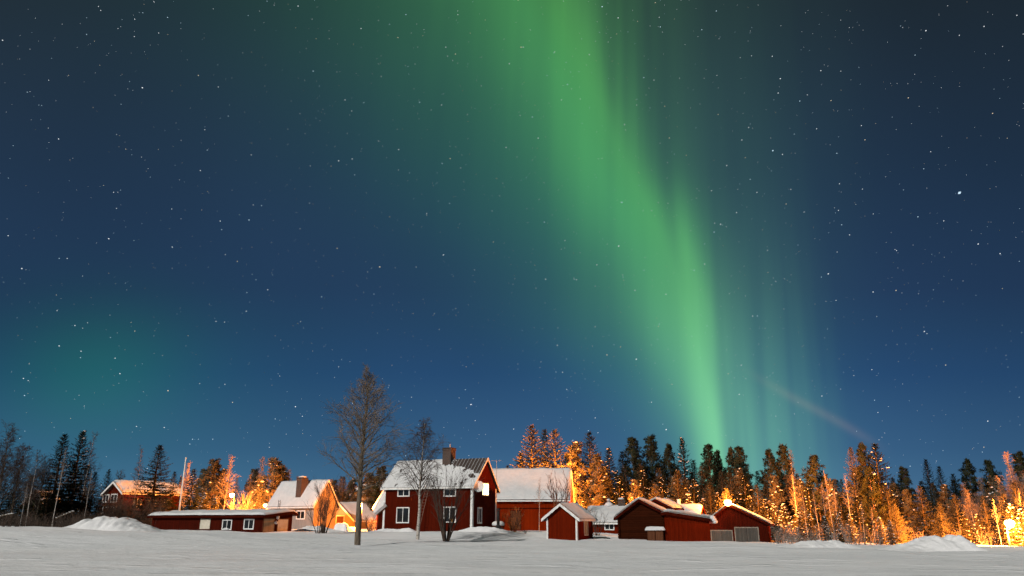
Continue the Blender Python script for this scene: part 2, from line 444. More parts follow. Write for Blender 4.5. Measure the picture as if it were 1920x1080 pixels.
def mound(name, label, px0, px1, py_top, py_base, Y, depth, seed, group=None, peaks=3, cat='snow pile'):
    a, b = at(px0, py_base, Y), at(px1, py_base, Y)
    cx, W = (a.x + b.x) / 2, (b.x - a.x)
    H = zfor(Y, py_top) - a.z
    nx, ny = 96, 34; g = MB(); vs = []
    rr = random.Random(seed); pk = [(rr.uniform(.22, .78), rr.uniform(.12, .3), rr.uniform(.55, 1.0)) for _ in range(peaks)]
    for j in range(ny):
        for i in range(nx):
            u, v = i / (nx - 1), j / (ny - 1)
            e = max(0, 1 - (2 * abs(v - .5)) ** 2) * max(0, 1 - (2 * abs(u - .5)) ** 2.6)
            s = max(h_ * math.exp(-((u - c_) / w_) ** 2) for c_, w_, h_ in pk)
            n = mnoise.noise(Vector((u * 9 + seed, v * 5, 1))) * .18 + mnoise.noise(Vector((u * 24 + seed, v * 12, 1))) * .08 + abs(mnoise.noise(Vector((u * 11 + seed, v * 7, 7)))) * .13
            z = H * e * (.35 + .72 * s + n * (1 if e > .2 else e * 5))
            x, y = -W / 2 + W * u, -depth / 2 + depth * v
            vs.append((x, y, hgt(cx + x, Y + y) + z - .06 - hgt(cx, Y)))
    g.add(vs, [(j * nx + i, j * nx + i + 1, (j + 1) * nx + i + 1, (j + 1) * nx + i) for j in range(ny - 1) for i in range(nx - 1)])
    o = g.build(name, M['pile'], None, True); o.location = (cx, Y, hgt(cx, Y))
    return tag(o, label, cat, group)

# ------------------------------------------------------------------ buildings
class House:
    """local frame: origin at the near ground corner, -x along the front, +y along the right-hand side"""
    def __init__(s, name, label, cat, px, py, Y, theta, px_left, px_right=None, side=None):
        s.p = at(px, py, Y); s.th = math.radians(theta)
        s.X = Vector((math.cos(s.th), -math.sin(s.th), 0)); s.Y = Vector((math.sin(s.th), math.cos(s.th), 0))
        s.L = len_along(s.p.x, s.p.y, s.p.z, -s.X.x, -s.X.y, px_left)
        s.W = side if side else len_along(s.p.x, s.p.y, s.p.z, s.Y.x, s.Y.y, px_right)
        s.root = thing(name, label, cat, s.p, -s.th)
    def ez(s, py, x=0.0, y=0.0):
        q = s.p + s.X * x + s.Y * y
        return zfor(q.y, py) - s.p.z
    def f(s, px, py):                      # a point on the front wall from its pixel
        x = 0
        z = 1.5
        for _ in range(4):
            x = -len_along(s.p.x, s.p.y, s.p.z + z, -s.X.x, -s.X.y, px); z = s.ez(py, x)
        return x, z
    def r(s, px, py):                      # a point on the right-hand wall
        y, z = 0, 1.5
        for _ in range(4):
            y = len_along(s.p.x, s.p.y, s.p.z + z, s.Y.x, s.Y.y, px); z = s.ez(py, 0, y)
        return y, z
    def sect(s, axis):
        if axis == 'x': return (lambda a, b, z: (b - s.L, a, z)), s.W, s.L         # a across (front to back), b along
        return (lambda a, b, z: (a - s.L, b, z)), s.L, s.W                          # a across (left to right), b along
    def shell(s, axis, e0, e1, zr, frac, wall, roof_mat, over=.35, rake=.3, snow=.25, bare=None, zb=-1.3, edge='white', seed=1, gap=0.0, ribs=False):
        mp, A, B = s.sect(axis); ar = A * frac
        g = MB(); prof = [(0, zb), (A, zb), (A, e1), (ar, zr), (0, e0)]
        vs = [mp(a, 0, z) for a, z in prof] + [mp(a, B, z) for a, z in prof]
        g.add(vs, [(0, 1, 2, 3, 4), (5, 6, 7, 8, 9)] + [(i, (i + 1) % 5, 5 + (i + 1) % 5, 5 + i) for i in range(5)])
        s.wall = g.build('wall', wall, s.root)
        s0, s1 = (zr - e0) / ar, (zr - e1) / (A - ar)
        def zroof(a): return (zr - s0 * (ar - a) if a < ar else zr - s1 * (a - ar))
        a0, a1, b0, b1, t = -over, A + over, -rake, B + rake, .13
        g = MB(); k = .004
        P = [(a0, zroof(a0) + k), (ar, zr + k), (a1, zroof(a1) + k), (a1, zroof(a1) + t), (ar, zr + t), (a0, zroof(a0) + t)]
        vs = [mp(a, b0, z) for a, z in P] + [mp(a, b1, z) for a, z in P]
        g.add(vs, [(0, 1, 4, 5), (1, 2, 3, 4), (6, 7, 10, 11), (7, 8, 9, 10)] + [(i, (i + 1) % 6, 6 + (i + 1) % 6, 6 + i) for i in range(6)])
        s.roof = g.build('roof', roof_mat, s.root)
        if ribs:
            g = MB()
            for i in range(int((b1 - b0) / .42) + 1):
                b = b0 + .1 + i * .42
                if b > b1 - .05: break
                for (aa, ab) in ((a0, ar), (ar, a1)):
                    g.bar(mp(aa, b, zroof(aa) + t + .02), mp(ab, b, zroof(ab) + t + .02), .05, .05)
            g.build('roof_rib', M['steel'], s.roof)
        # bargeboards on both gable ends and fascia along the eaves
        for bb in (b0 - .025, b1 + .025):
            g = MB()
            for (aa, ab) in ((a0, ar), (ar, a1)):
                za, zb_ = zroof(aa), zroof(ab)
                vs = [mp(aa, bb + d, za + h) for d in (-.02, .02) for h in (-.10, .165)] + [mp(ab, bb + d, zb_ + h) for d in (-.02, .02) for h in (-.10, .165)]
                g.add(vs, [(0, 1, 3, 2), (4, 5, 7, 6), (0, 1, 5, 4), (2, 3, 7, 6), (0, 2, 6, 4), (1, 3, 7, 5)])
            g.build('bargeboard', M[edge], s.root)
        for aa, d in ((a0, -1), (a1, 1)):
            g = MB(); za = zroof(aa)
            x0, y0, z0 = mp(aa + d * .003, b0, za - .06); x1, y1, z1 = mp(aa + d * .035, b1, za + .135)
            g.box((min(x0, x1), min(y0, y1), z0), (max(x0, x1), max(y0, y1), z1))
            g.build('fascia', M[edge], s.root)
        if snow:
            na, nb = (64, int((b1 - b0) / .10)) if bare else (30, max(12, int((b1 - b0) / .28))); g = MB(); vs = []; keep = []
            for j in range(nb + 1):
                for i in range(na + 1):
                    u = i / na; a = a0 + .01 + (a1 - a0 - .02) * u; b = b0 + .01 + (b1 - b0 - .02) * j / nb
                    ed = min(a - a0, a1 - a, b - b0, b1 - b)
                    e = min(1, ed / .30); prf = math.sqrt(max(0, 1 - (1 - e) ** 2))
                    n = mnoise.noise(Vector((a * .8 + seed * 7, b * .6, seed))) * .30 + mnoise.noise(Vector((a * 2.3, b * 2.0 + seed * 5, seed))) * .14
                    sof = math.exp(-((a - ar) / .35) ** 2) * .10
                    th = max(.02, snow * prf * (1 + n) - sof * (1 if snow > .12 else 0))
                    vs.append(mp(a, b, zroof(a) + t + .003 + th))
            fs = []
            for j in range(nb):
                for i in range(na):
                    a = a0 + (a1 - a0) * (i + .5) / na; b = b0 + (b1 - b0) * (j + .5) / nb
                    if bare and bare(a / A, b / B, a, b): continue
                    q = j * (na + 1) + i; fs.append((q, q + 1, q + na + 2, q + na + 1))
            # skirt down to the roof along the rim
            g.add(vs, fs)
            base = [mp(a0 + .01 + (a1 - a0 - .02) * (i / na), b0 + .01 + (b1 - b0 - .02) * j / nb, zroof(a0 + .01 + (a1 - a0 - .02) * (i / na)) + t + .002) for j in (0, nb) for i in range(na + 1)]
            o = len(g.v); g.v += base
            for i in range(na):
                if not bare:
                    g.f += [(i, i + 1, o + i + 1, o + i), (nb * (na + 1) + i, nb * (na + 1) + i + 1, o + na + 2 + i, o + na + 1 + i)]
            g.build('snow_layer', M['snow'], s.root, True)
        s.zroof, s.mp, s.A, s.B, s.ar, s.zr, s.t = zroof, mp, A, B, ar, zr, t
    def corner_boards(s, e_front, mat='white', w=.16, right_back=None, left=True, zb=-1.2):
        for x0 in ((-s.L - .02, -w + .02) if left else (-w + .02,)):
            g = MB(); g.box((x0, -.03, zb), (x0 + w, -.002, e_front)); g.build('corner_board', M[mat], s.root)
        g = MB(); g.box((.002, -.03, zb), (.03, w, e_front)); g.build('corner_board', M[mat], s.root)
        if right_back:
            g = MB(); g.box((.002, s.W - w, zb), (.03, s.W + .02, right_back)); g.build('corner_board', M[mat], s.root)
    def _mp(s, face):
        return (lambda u, o, z: (u, -o, z)) if face == 'f' else (lambda u, o, z: (o, u, z))
    def window(s, face, p0, p1, pane='glass', frame='white', fw=.11, mull=1, cross=0, fine=False, snowy=False, px=True):
        (u0, z1), (u1, z0) = ((s.f(*p0), s.f(*p1)) if face == 'f' else (s.r(*p0), s.r(*p1))) if px else (p0, p1)
        mp = s._mp(face); g = MB()
        def bx(a, b, o0, o1, c, d):
            p, q = mp(a, o0, c), mp(b, o1, d)
            g.box(tuple(map(min, p, q)), tuple(map(max, p, q)))
        bx(u0, u0 + fw, .002, .05, z0, z1); bx(u1 - fw, u1, .002, .05, z0, z1)
        bx(u0 + fw, u1 - fw, .002, .048, z1 - fw, z1); bx(u0 + fw, u1 - fw, .002, .048, z0, z0 + fw)
        for i in range(mull):
            c = u0 + (u1 - u0) * (i + 1) / (mull + 1); bx(c - .035, c + .035, .002, .04, z0 + fw, z1 - fw)
        for i in range(cross):
            c = z0 + (z1 - z0) * (i + 1) / (cross + 1); bx(u0 + fw, u1 - fw, .002, .036, c - .025, c + .025)
        w = g.build('window', M[frame], s.root)
        g = MB(); bx(u0 + fw, u1 - fw, .003, .02, z0 + fw, z1 - fw)
        g.build('pane', M[pane], w)
        if snowy:
            g = MB(); c = mp((u0 + u1) / 2, .09, z0 + .10); g.blob(c, (u1 - u0) * .42, .12, .13); g.build('snow_layer', M['snow'], w, True)
        return w
    def panel(s, name, face, p0, p1, mat, out=.05, trim=None, handle=False, split=False, px=True):
        (u0, z1), (u1, z0) = ((s.f(*p0), s.f(*p1)) if face == 'f' else (s.r(*p0), s.r(*p1))) if px else (p0, p1)
        mp = s._mp(face); g = MB()
        def bx(g, a, b, o0, o1, c, d):
            p, q = mp(a, o0, c), mp(b, o1, d); g.box(tuple(map(min, p, q)), tuple(map(max, p, q)))
        if split:
            m = (u0 + u1) / 2; bx(g, u0, m - .012, .002, out, z0, z1); bx(g, m + .012, u1, .002, out, z0, z1)
            for c in (z0 + (z1 - z0) * .2, z0 + (z1 - z0) * .8):
                bx(g, u0 + .05, m - .06, out, out + .025, c - .06, c + .06); bx(g, m + .06, u1 - .05, out, out + .025, c - .06, c + .06)
        else: bx(g, u0, u1, .002, out, z0, z1)
        d = g.build(name, mat, s.root)
        if trim:
            g = MB(); bx(g, u0 - .1, u0 - .003, .002, out + .01, z0, z1 + .1); bx(g, u1 + .003, u1 + .1, .002, out + .01, z0, z1 + .1); bx(g, u0 - .003, u1 + .003, .002, out + .008, z1 + .003, z1 + .1)
            g.build('frame', M[trim], d)
        if handle:
            g = MB(); bx(g, (u0 + u1) / 2 + .08, (u0 + u1) / 2 + .14, out, out + .05, (z0 + z1) / 2 - .1, (z0 + z1) / 2 + .1); g.build('handle', M['black'], d)
        return d
    def chimney(s, a, b, w, h, mat='brick', cap=True, snow=True):
        x, y, z0 = s.mp(a, b, s.zroof(a) - .1)
        z1 = z0 + h
        g = MB(); g.box((x - w / 2, y - w / 2, z0 - .3), (x + w / 2, y + w / 2, z1))
        g.box((x - w / 2 - .05, y - w / 2 - .05, z1 - .22), (x + w / 2 + .05, y + w / 2 + .05, z1 - .08))
        c = g.build('chimney', M[mat], s.roof)
        if cap:
            g = MB(); g.box((x - w / 2 - .07, y - w / 2 - .07, z1 + .002), (x + w / 2 + .07, y + w / 2 + .07, z1 + .06)); g.build('chimney_cap', M['felt'], c)
        if snow:
            g = MB(); g.blob((x, y, z1 + .12), w * .62, w * .62, .2); g.build('snow_layer', M['snow'], c, True)
        return x, y, z1

# --- main two-storey red house
h = House('red_house', 'two-storey red wooden house with half bare metal roof and lit gable window', 'house', 885, 994, 80, 26, 717, 930)
eF = h.ez(908.5); eR = h.ez(917, 0, h.W); zR = h.ez(861, 0, h.W * .52)
def bare_main(ua, ub, a, b):
    n = mnoise.noise(Vector((a * 1.1, b * .9, 3))) * .10 + mnoise.noise(Vector((a * 3.3, b * 2.5, 5))) * .07
    if ua > .55: return False
    if ub > .63 + n * 1.6 and .13 + n < ua and (ua > .24 + n + (.93 - ub) * .55): return True
    if ub > .84 + n and -.1 < ua and mnoise.noise(Vector((a * 2.2, b * 1.3, 8))) > .12: return True
    return mnoise.noise(Vector((a * 1.7 + 3, b * 1.6, 12))) > .56
h.shell('x', eF, eR, zR, .52, M['housered'], M['metal'], over=.32, rake=.28, snow=.07, bare=bare_main, seed=3, ribs=True)
h.corner_boards(eF - .02, right_back=eR - .02, w=.24)
h.window('f', (746, 917), (768, 931), mull=1); h.window('f', (832, 917), (855, 931), mull=1)
h.window('f', (744, 951), (767, 981), mull=1, cross=0); w = h.window('f', (832, 950), (855, 980), mull=1)
h.window('r', (895, 951), (903, 982), mull=1, fw=.16)
# a candle stand glowing behind the right ground-floor pane
x0_, z0_ = h.f(845.5, 973); x1_, z1_ = h.f(848.5, 978)
g = MB(); g.box((x0_, -.026, z1_), (x1_, -.021, z0_)); g.build('lit_candle', M['dimwin'], w)
# lit gable window
y0, zt = h.r(904, 905); y1, zb_ = h.r(916, 930)
g = MB()
for (a, b, c, d) in ((y0, y0 + .1, zb_, zt), (y1 - .1, y1, zb_, zt), (y0 + .1, y1 - .1, zb_, zb_ + .1), (y0 + .1, y1 - .1, zt - .1, zt), ((y0 + y1) / 2 - .03, (y0 + y1) / 2 + .03, zb_ + .1, zt - .1)):
    g.box((.002, a, c), (.05, b, d))
w = tag(g.build('window', M['white'], h.root), 'brightly lit upper window in the gable')
g = MB(); g.box((.003, y0 + .1, zb_ + .1), (.02, y1 - .1, zt - .1)); g.build('pane', M['litwin'], w)
b_ch = (h.f(818, 868)[0] + h.L)
cx_, cy_, cz_ = h.chimney(h.ar - .15, b_ch, 1.05, 1.55, snow=False)
g = MB(); g.tube([(cx_ + .1, cy_, cz_ + .05), (cx_ + .1, cy_, cz_ + .45)], .07, 8); g.build('flue', M['steel'], h.roof)
# lean-to porch at the far left corner, its roof deep in snow
def loc(v):
    d = v - h.p
    return Vector((d.dot(h.X), d.dot(h.Y), d.z))
PA, PB, PC, PD = (loc(at(*q)) for q in ((721, 915, 86.6), (698, 952, 86.9), (701, 962.5, 84.7), (720, 946.5, 84.4)))
nrm = (PB - PA).cross(PD - PA).normalized()
if nrm.z < 0: nrm = -nrm
def slab(pts, t0, t1, grow=0.0):
    c = sum(pts, Vector()) / 4
    lo = [p + (p - c) * grow + nrm * t0 for p in pts]; hi = [p + (p - c) * grow + nrm * t1 for p in pts]
    return MB().add(lo + hi, [(0, 3, 2, 1), (4, 5, 6, 7), (0, 1, 5, 4), (1, 2, 6, 5), (2, 3, 7, 6), (3, 0, 4, 7)])
Q = [p.lerp(sum((PA, PB, PC, PD), Vector()) / 4, .12) - nrm * .52 for p in (PA, PB, PC, PD)]
g = MB(); g.add([(q.x, q.y, -1.2) for q in Q] + [tuple(q) for q in Q], [(0, 3, 2, 1), (4, 5, 6, 7), (0, 1, 5, 4), (1, 2, 6, 5), (2, 3, 7, 6), (3, 0, 4, 7)])
pz = g.build('porch', M['housered'], h.root)
slab((PA, PB, PC, PD), -.50, -.34, .03).build('roof', M['brown'], pz)
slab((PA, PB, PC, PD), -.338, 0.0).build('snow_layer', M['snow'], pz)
MAIN = h

# ladder leaning on the front wall
def ladder():
    x0, _ = h.f(794.5, 990); x1, zt = h.f(806, 914)
    r = thing('ladder', 'thin wooden ladder leaning on the front wall of the two-storey house', 'ladder', h.p + h.X * x0, -h.th)
    dx = x1 - x0
    for k in (-.2, .2):
        g = MB(); g.bar((k, -1.3, -.2), (k + dx, -.40, zt + .2), .03, .03); g.build('rail', M['rail'], r)
    for i in range(15):
        t = (i + .6) / 15.5; c = Vector((dx * t, -1.3 + .9 * t, -.2 + (zt + .4) * t))
        g = MB(); g.bar((c.x - .17, c.y, c.z), (c.x + .17, c.y, c.z), .02, .02); g.build('rung', M['rail'], r)
ladder()
# satellite dish
yd, zd = h.r(892.5, 913)
r = thing('satellite_dish', 'pale satellite dish on the gable beside the lit window', 'satellite dish', h.p + h.Y * yd + Vector((0, 0, zd)), -h.th)
g = MB(); prof = [(.02, 0.0), (.25, .02), (.42, .07), (.55, .13), (.58, .15), (.54, .16), (.40, .105), (.24, .06), (.02, .045)]
g.lathe(prof, 18); d = g.build('dish', M['dish'], r, True); d.rotation_euler = (math.radians(78), 0, math.radians(30)); d.location = (.45, -.25, 0)
g = MB(); g.tube([(.03, 0, -.25), (.30, -.1, -.2), (.45, -.25, 0)], .03, 6); g.build('bracket', M['steel'], r)
g = MB(); g.tube([(.47, -.30, -.5), (.75, -.85, -.25)], .018, 5); g.blob((.75, -.85, -.2), .07, .07, .09); g.build('feed_arm', M['steel'], r)
# aerial at the back corner of the gable
pa = h.p + h.Y * (h.W - .1) + h.X * .08
r = thing('television_aerial', 'thin television aerial mast behind the gable of the two-storey house', 'aerial', pa + Vector((0, 0, eR - 1.0)), -h.th)
za = zfor(pa.y, 862) - (h.p.z + eR - 1.0)
g = MB(); g.tube([(0, 0, 0), (0, 0, za)], .025, 6); g.build('mast', M['steel'], r)
g = MB(); g.bar((-.6, 0, za - .1), (.6, 0, za - .1), .02, .02)
for k in range(6): g.bar((-.5 + k * .2, -.3, za - .1), (-.5 + k * .2, .3, za - .1), .012, .012)
g.build('crossbar', M['steel'], r)

# black outdoor fireplace with flue, snow on the round table behind it
p = at(934, 996, 79.5); zt = zfor(p.y, 955) - p.z
r = thing('outdoor_fireplace', 'black iron outdoor fireplace with a tall flue by the house corner', 'fireplace', p)
g = MB(); g.lathe([(.62, -.3), (.60, .05), (.40, .32), (.16, .62), (.13, .75)], 14); g.build('hood', M['black'], r, True)
g = MB(); g.lathe([(.15, .73), (.15, zt - .12)], 12); g.build('flue', M['black'], r, True)
g = MB(); g.lathe([(.20, zt - .10), (.22, zt - .02), (.05, zt + .10)], 12); g.build('cowl', M['black'], r, True)
p2 = at(934, 994, 82)
r = thing('garden_table', 'round garden table under a thick cap of snow behind the outdoor fireplace', 'table', (p2.x, p2.y, hgt(p2.x, p2.y)))
g = MB(); g.lathe([(.6, .55), (.62, .60), (.6, .64)], 16); g.build('tabletop', M['brown'], r)
g = MB(); g.lathe([(.09, -.2), (.07, .55)], 8); g.build('leg', M['brown'], r)
g = MB(); g.lathe([(.60, .642), (.66, .75), (.62, .92), (.45, 1.05), (.15, 1.1)], 18); g.build('snow_layer', M['snow'], r, True)

# --- big red barn behind
h = House('barn', 'long red barn with a wide smooth snowy roof behind the two-storey house', 'barn', 1066, 993, 98, 7, 905, 1080)
eF = h.ez(935)
h.W = 10.5; zR = h.ez(882, -3, h.W * .5)
h.shell('x', eF, eF, zR, .5, M['barnred'], M['felt'], over=.4, rake=.3, snow=.30, seed=5)
h.corner_boards(eF - .02, left=False)
g = MB(); g.box((-h.L + .1, -.035, h.ez(953) - .08), (-.2, -.002, h.ez(953) + .06)); g.build('rail_board', M['darkred'], h.root)
h.panel('door', 'f', (958, 958), (976, 993), M['brown'], trim='darkred', split=True, handle=True)
BARN = h
# --- small red shed
h = House('shed', 'small red shed with white corner boards standing alone on the field', 'shed', 1082.5, 1014, 70, 27, 1025.5, 1112)
eR = h.ez(970); zR = h.ez(947, -h.L / 2)
h.shell('y', eR, eR, zR, .5, M['red'], M['felt'], over=.38, rake=.32, snow=.12, seed=7)
h.corner_boards(eR - .06, right_back=None, w=.15)
h.window('r', (1094.5, 976), (1102.5, 1004), pane='tan', frame='ply', mull=1, fw=.07)
# --- low cottage between the sheds
h = House('cottage', 'low red cottage with white double window between the shed and the log barn', 'cottage', 1200, 1009, 86, 10, 1105, None, 7)
eF = h.ez(979); zR = h.ez(952, 0, 3.5)
h.shell('x', eF, eF, zR, .5, M['red'], M['felt'], over=.4, rake=.3, snow=.26, seed=9)
h.window('f', (1133, 981), (1152, 994), mull=1, fw=.10)
h.chimney(h.ar, h.f(1164, 960)[0] + h.L, .75, .95)
x_, y_, z_ = h.mp(h.ar - .1, h.f(1139, 955)[0] + h.L, h.zr)
g = MB(); g.lathe([(.16, -.2), (.16, .7), (.22, .72), (.22, .8)], 10, (x_, y_, z_)); v = g.build('vent_pipe', M['steel'], h.roof)
g = MB(); g.lathe([(.46, .15), (.5, .3), (.4, .5), (.2, .62)], 12, (x_, y_, z_)); g.lathe([(.21, .81), (.24, .9), (.12, 1.0)], 10, (x_, y_, z_)); g.build('snow_layer', M['snow'], v, True)
# --- log barn
h = House('log_barn', 'dark red log barn with snowy gable roof and a low wooden hatch', 'barn', 1246.5, 1013, 72, 14, 1160.5, None, 5.5)
eR = h.ez(962); zR = h.ez(939, -h.L * .52); eL = h.ez(969, -h.L)
h.shell('y', eL, eR, zR, .48, M['log'], M['felt'], over=.35, rake=.35, snow=.30, edge='darkred', seed=11)
for xx in (-h.L - .05, -.12):
    g = MB()
    for k in range(12): g.box((xx, -.20 + .03 * (k % 2), -.6 + k * .24 + .02), (xx + .17, -.004, -.6 + k * .24 + .22))
    g.build('log_end', M['log'], h.root)
g = MB(); x0, z1 = h.f(1213, 993); x1, z0 = h.f(1246, 1014)
g.box((x0, -.55, -.8), (x1, -.005, z1)); hb = g.build('hatch', M['log'], h.root)
for a, b in ((x0 + .08, (x0 + x1) / 2 - .03), ((x0 + x1) / 2 + .03, x1 - .08)):
    g = MB(); g.box((a, -.60, -.7), (b, -.553, z1 - .1)); g.build('hatch_door', M['brown'], hb)
g = MB(); nx = 14; vs = []
for j in range(7):
    for i in range(nx + 1):
        u, v = i / nx, j / 6; e = min(1, min(u, 1 - u) / .12, min(v + .0, 1 - v + .3) / .25)
        vs.append((x0 - .15 + (x1 - x0 + .3) * u, -.75 + .74 * v, z1 + .003 + .26 * math.sqrt(max(0, 1 - (1 - max(e, 0)) ** 2)) * (1 + .2 * mnoise.noise(Vector((u * 4, v * 2, 2))))))
g.add(vs, [(j * (nx + 1) + i, j * (nx + 1) + i + 1, (j + 1) * (nx + 1) + i + 1, (j + 1) * (nx + 1) + i) for j in range(6) for i in range(nx)])
g.box((x0 - .14, -.74, z1 - .06), (x1 + .14, -.006, z1 + .002))
g.build('snow_layer', M['snow'], hb, True)
LOG = h
# --- painted lean-to against the log barn, its roof falling to the right
h = House('lean_to', 'plain red lean-to with drooping roof snow between log barn and garage', 'shed', 1333, 1017, 71.5, 4, 1248.5, None, 5.2)
e1 = h.ez(975.5); e0 = h.ez(963, -h.L)
h.shell('y', e0 - .02, e1, e0, .03, M['red'], M['felt'], over=.30, rake=.25, snow=.34, edge='darkred', seed=12)
g = MB()
for k in range(9):
    t_ = k / 8
    for q in range(3):
        g.blob(h.mp(h.A + .28 + .10 * q, h.B * t_ - .1, h.zroof(h.A + .2) + .24 - .17 * q), .30, .50, .27 - .03 * q)
g.build('snow_overhang', M['snow'], h.root, True)
# --- second snowy roof right behind the log barn
h = House('storehouse', 'storehouse behind the log barn showing only its snowy roof and a pipe', 'storehouse', 1312, 1010, 86, 20, 1216, None, 5)
eF = h.ez(966); zR = h.ez(951, -2, 2.5)
h.shell('x', eF, eF, zR, .5, M['darkred'], M['felt'], over=.4, rake=.3, snow=.34, edge='darkred', seed=13)
xx = h.f(1268, 950)[0]
g = MB(); g.lathe([(.20, h.zr - .3), (.20, h.ez(938, xx, 2.5)), (.23, h.ez(938, xx, 2.5) + .02), (.23, h.ez(938, xx, 2.5) + .1)], 10, (xx, 2.2, 0)); g.build('stove_pipe', M['white'], h.roof)
h = House('woodshed', 'woodshed with a humped snowy roof peeking over the log barn ridge', 'shed', 1262, 1008, 81, 26, 1206, None, 4)
eF = h.ez(953); zR = h.ez(938.5, -h.L / 2)
h.shell('y', eF, eF, zR, .5, M['darkred'], M['felt'], over=.3, rake=.3, snow=.30, edge='darkred', seed=15)
# --- garage with grey doors
h = House('garage', 'red garage with two grey wooden double doors under a yard lamp', 'garage', 1442, 1020, 80, 20, 1322, None, 9)
eR = h.ez(982); eL = h.ez(986, -h.L); fr = (h.f(1366, 950)[0] + h.L) / h.L; zR = h.ez(947, -h.L * (1 - fr))
h.shell('y', eL, eR, zR, fr, M['darkred'], M['felt'], over=.4, rake=.35, snow=.20, edge='darkred', seed=17)
h.panel('door', 'f', (1334, 995.5), (1373.5, 1018), M['door'], trim='greytrim', split=True)
h.panel('door', 'f', (1378.5, 990), (1423, 1020), M['door'], trim='greytrim', split=True)
GAR = h
# --- grey house with chimney
h = House('grey_house', 'grey-sided house with steep snowy roof, brick chimney and lamplit gable', 'house', 586, 990, 93, 36, 502, 628)
eF = h.ez(943); zR = h.ez(901.5, 0, h.W * .5)
h.shell('x', eF, eF, zR, .5, M['grey'], M['felt'], over=.35, rake=.3, snow=.16, seed=19, edge='white')
h.window('f', (556.5, 957), (571.5, 974), mull=1, fw=.13)
g = MB(); g.box((-.02, .02, -1.2), (.028, h.W - .02, eF)); 
y0, y1 = .25, h.W - .2
g = MB(); g.add([(.004, 0, -1.2), (.004, h.W, -1.2), (.004, h.W, eF), (.004, h.ar, zR - .02), (.004, 0, eF), (.03, 0, -1.2), (.03, h.W, -1.2), (.03, h.W, eF), (.03, h.ar, zR - .02), (.03, 0, eF)],
                [(0, 4, 3, 2, 1), (5, 6, 7, 8, 9)] + [(i, (i + 1) % 5, 5 + (i + 1) % 5, 5 + i) for i in range(5)])
g.build('gable_boarding', M['tan'], h.root)
g = MB()
b_c = h.f(556, 925)[0] + h.L
h.chimney(h.ar - 1.0, b_c, .95, 2.0)
x_, y_, z_ = h.mp(h.ar * .42, h.f(551, 935)[0] + h.L, h.zroof(h.ar * .42) + .25)
g = MB(); g.lathe([(.08, -.15), (.08, .22)], 8, (x_, y_, z_)); g.build('vent_pipe', M['black'], h.roof)
x_, z_ = h.f(527, 941)
g = MB()
for k in (0, .32): g.bar((x_ + k, -.38, z_ - .9), (x_ + k, -.38, z_ + .2), .04, .04)
for k in range(4): g.bar((x_, -.38, z_ - .8 + k * .28), (x_ + .32, -.38, z_ - .8 + k * .28), .03, .03)
g.build('roof_ladder', M['black'], h.root)
GREY = h
# --- low red shed in front of it
h = House('low_shed', 'long low red shed with flat snowy roof and boarded window', 'shed', 492, 1000, 76, 30, 282, 546)
eF = h.ez(968.5); eB = eF + .25
h.shell('x', eF, eB, eB + .10, .92, M['darkred'], M['felt'], over=.38, rake=.35, snow=.30, edge='darkred', seed=21)
h.panel('boarded_window', 'f', (378, 975), (392, 992), M['ply'], out=.04, trim='ply')
h.window('f', (418, 974), (434, 994), mull=1, snowy=True); h.window('f', (458.5, 973), (475.5, 993), mull=1)
h.panel('door', 'r', (495, 973), (512, 999), M['tan'], out=.05, trim='brown')
h.panel('door', 'r', (521, 974), (538, 996), M['ply'], out=.05, trim='brown')
yy, zz = h.r(518, 975)
g = MB(); g.blob((.18, yy, zz + .25), .2, .2, .25); g.blob((.22, yy - .2, zz - .25), .22, .22, .2); g.build('snow_clump', M['snow'], h.root, True)
LOW = h
# --- outbuilding right of the grey house, lamplit
h = House('outbuilding', 'lamplit tan outbuilding with snowy roof and bright gable edge beside the grey house', 'outbuilding', 664, 992, 101, 42, 610, None, 8)
eR = h.ez(974); zR = h.ez(945, -h.L * .5)
h.shell('y', eR, eR, zR, .5, M['tan'], M['felt'], over=.4, rake=.35, snow=.26, seed=23)
h.panel('door', 'f', (632, 968), (644, 992), M['brown'], trim='white')
# --- far house behind, only its roof and chimney above
h = House('far_house', 'distant house whose snowy roof shows behind the tall bare tree', 'house', 700, 985, 150, 30, 655, None, 9)
eF = h.ez(925); zR = h.ez(905, -h.L * .5, 4)
h.shell('x', eF, eF, zR, .5, M['tan'], M['felt'], over=.4, rake=.4, snow=.3, seed=25)
h.chimney(h.ar, h.f(668, 908)[0] + h.L, 1.0, 1.3, mat='white')
# --- red house far left
h = House('red_cottage', 'red two-storey cottage far left with two gable windows and snowy roof', 'house', 222, 990, 108, 33, 190, 331)
eR = h.ez(922); eL = h.ez(924, -h.L); zR = h.ez(905, -h.L * .5)
h.shell('y', eL, eR, zR, .5, M['housered'], M['felt'], over=.55, rake=.5, snow=.40, seed=27)
h.window('f', (194, 927), (203.5, 942), mull=1, fw=.14); h.window('f', (209, 926), (219, 942), mull=1, fw=.14)
h.window('f', (193, 950), (202, 963), mull=1, fw=.14); h.window('f', (208, 950), (217, 963), mull=1, fw=.14)
for k in (.25, .5, .78): h.window('r', (h.W * k - .6, eR - .9), (h.W * k + .6, eR - 2.2), px=False, mull=1)
REDC = h
# --- rounded snowy hut on the far left
h = House('hut', 'small hut with a rounded snow-laden roof behind birches at far left', 'hut', 70, 988, 92, 12, 38, None, 2.6)
eR = h.ez(948); zR = h.ez(930, -h.L * .5)
h.shell('y', eR, eR, zR, .5, M['felt'], M['felt'], over=.35, rake=.3, snow=.75, edge='darkred', seed=29)

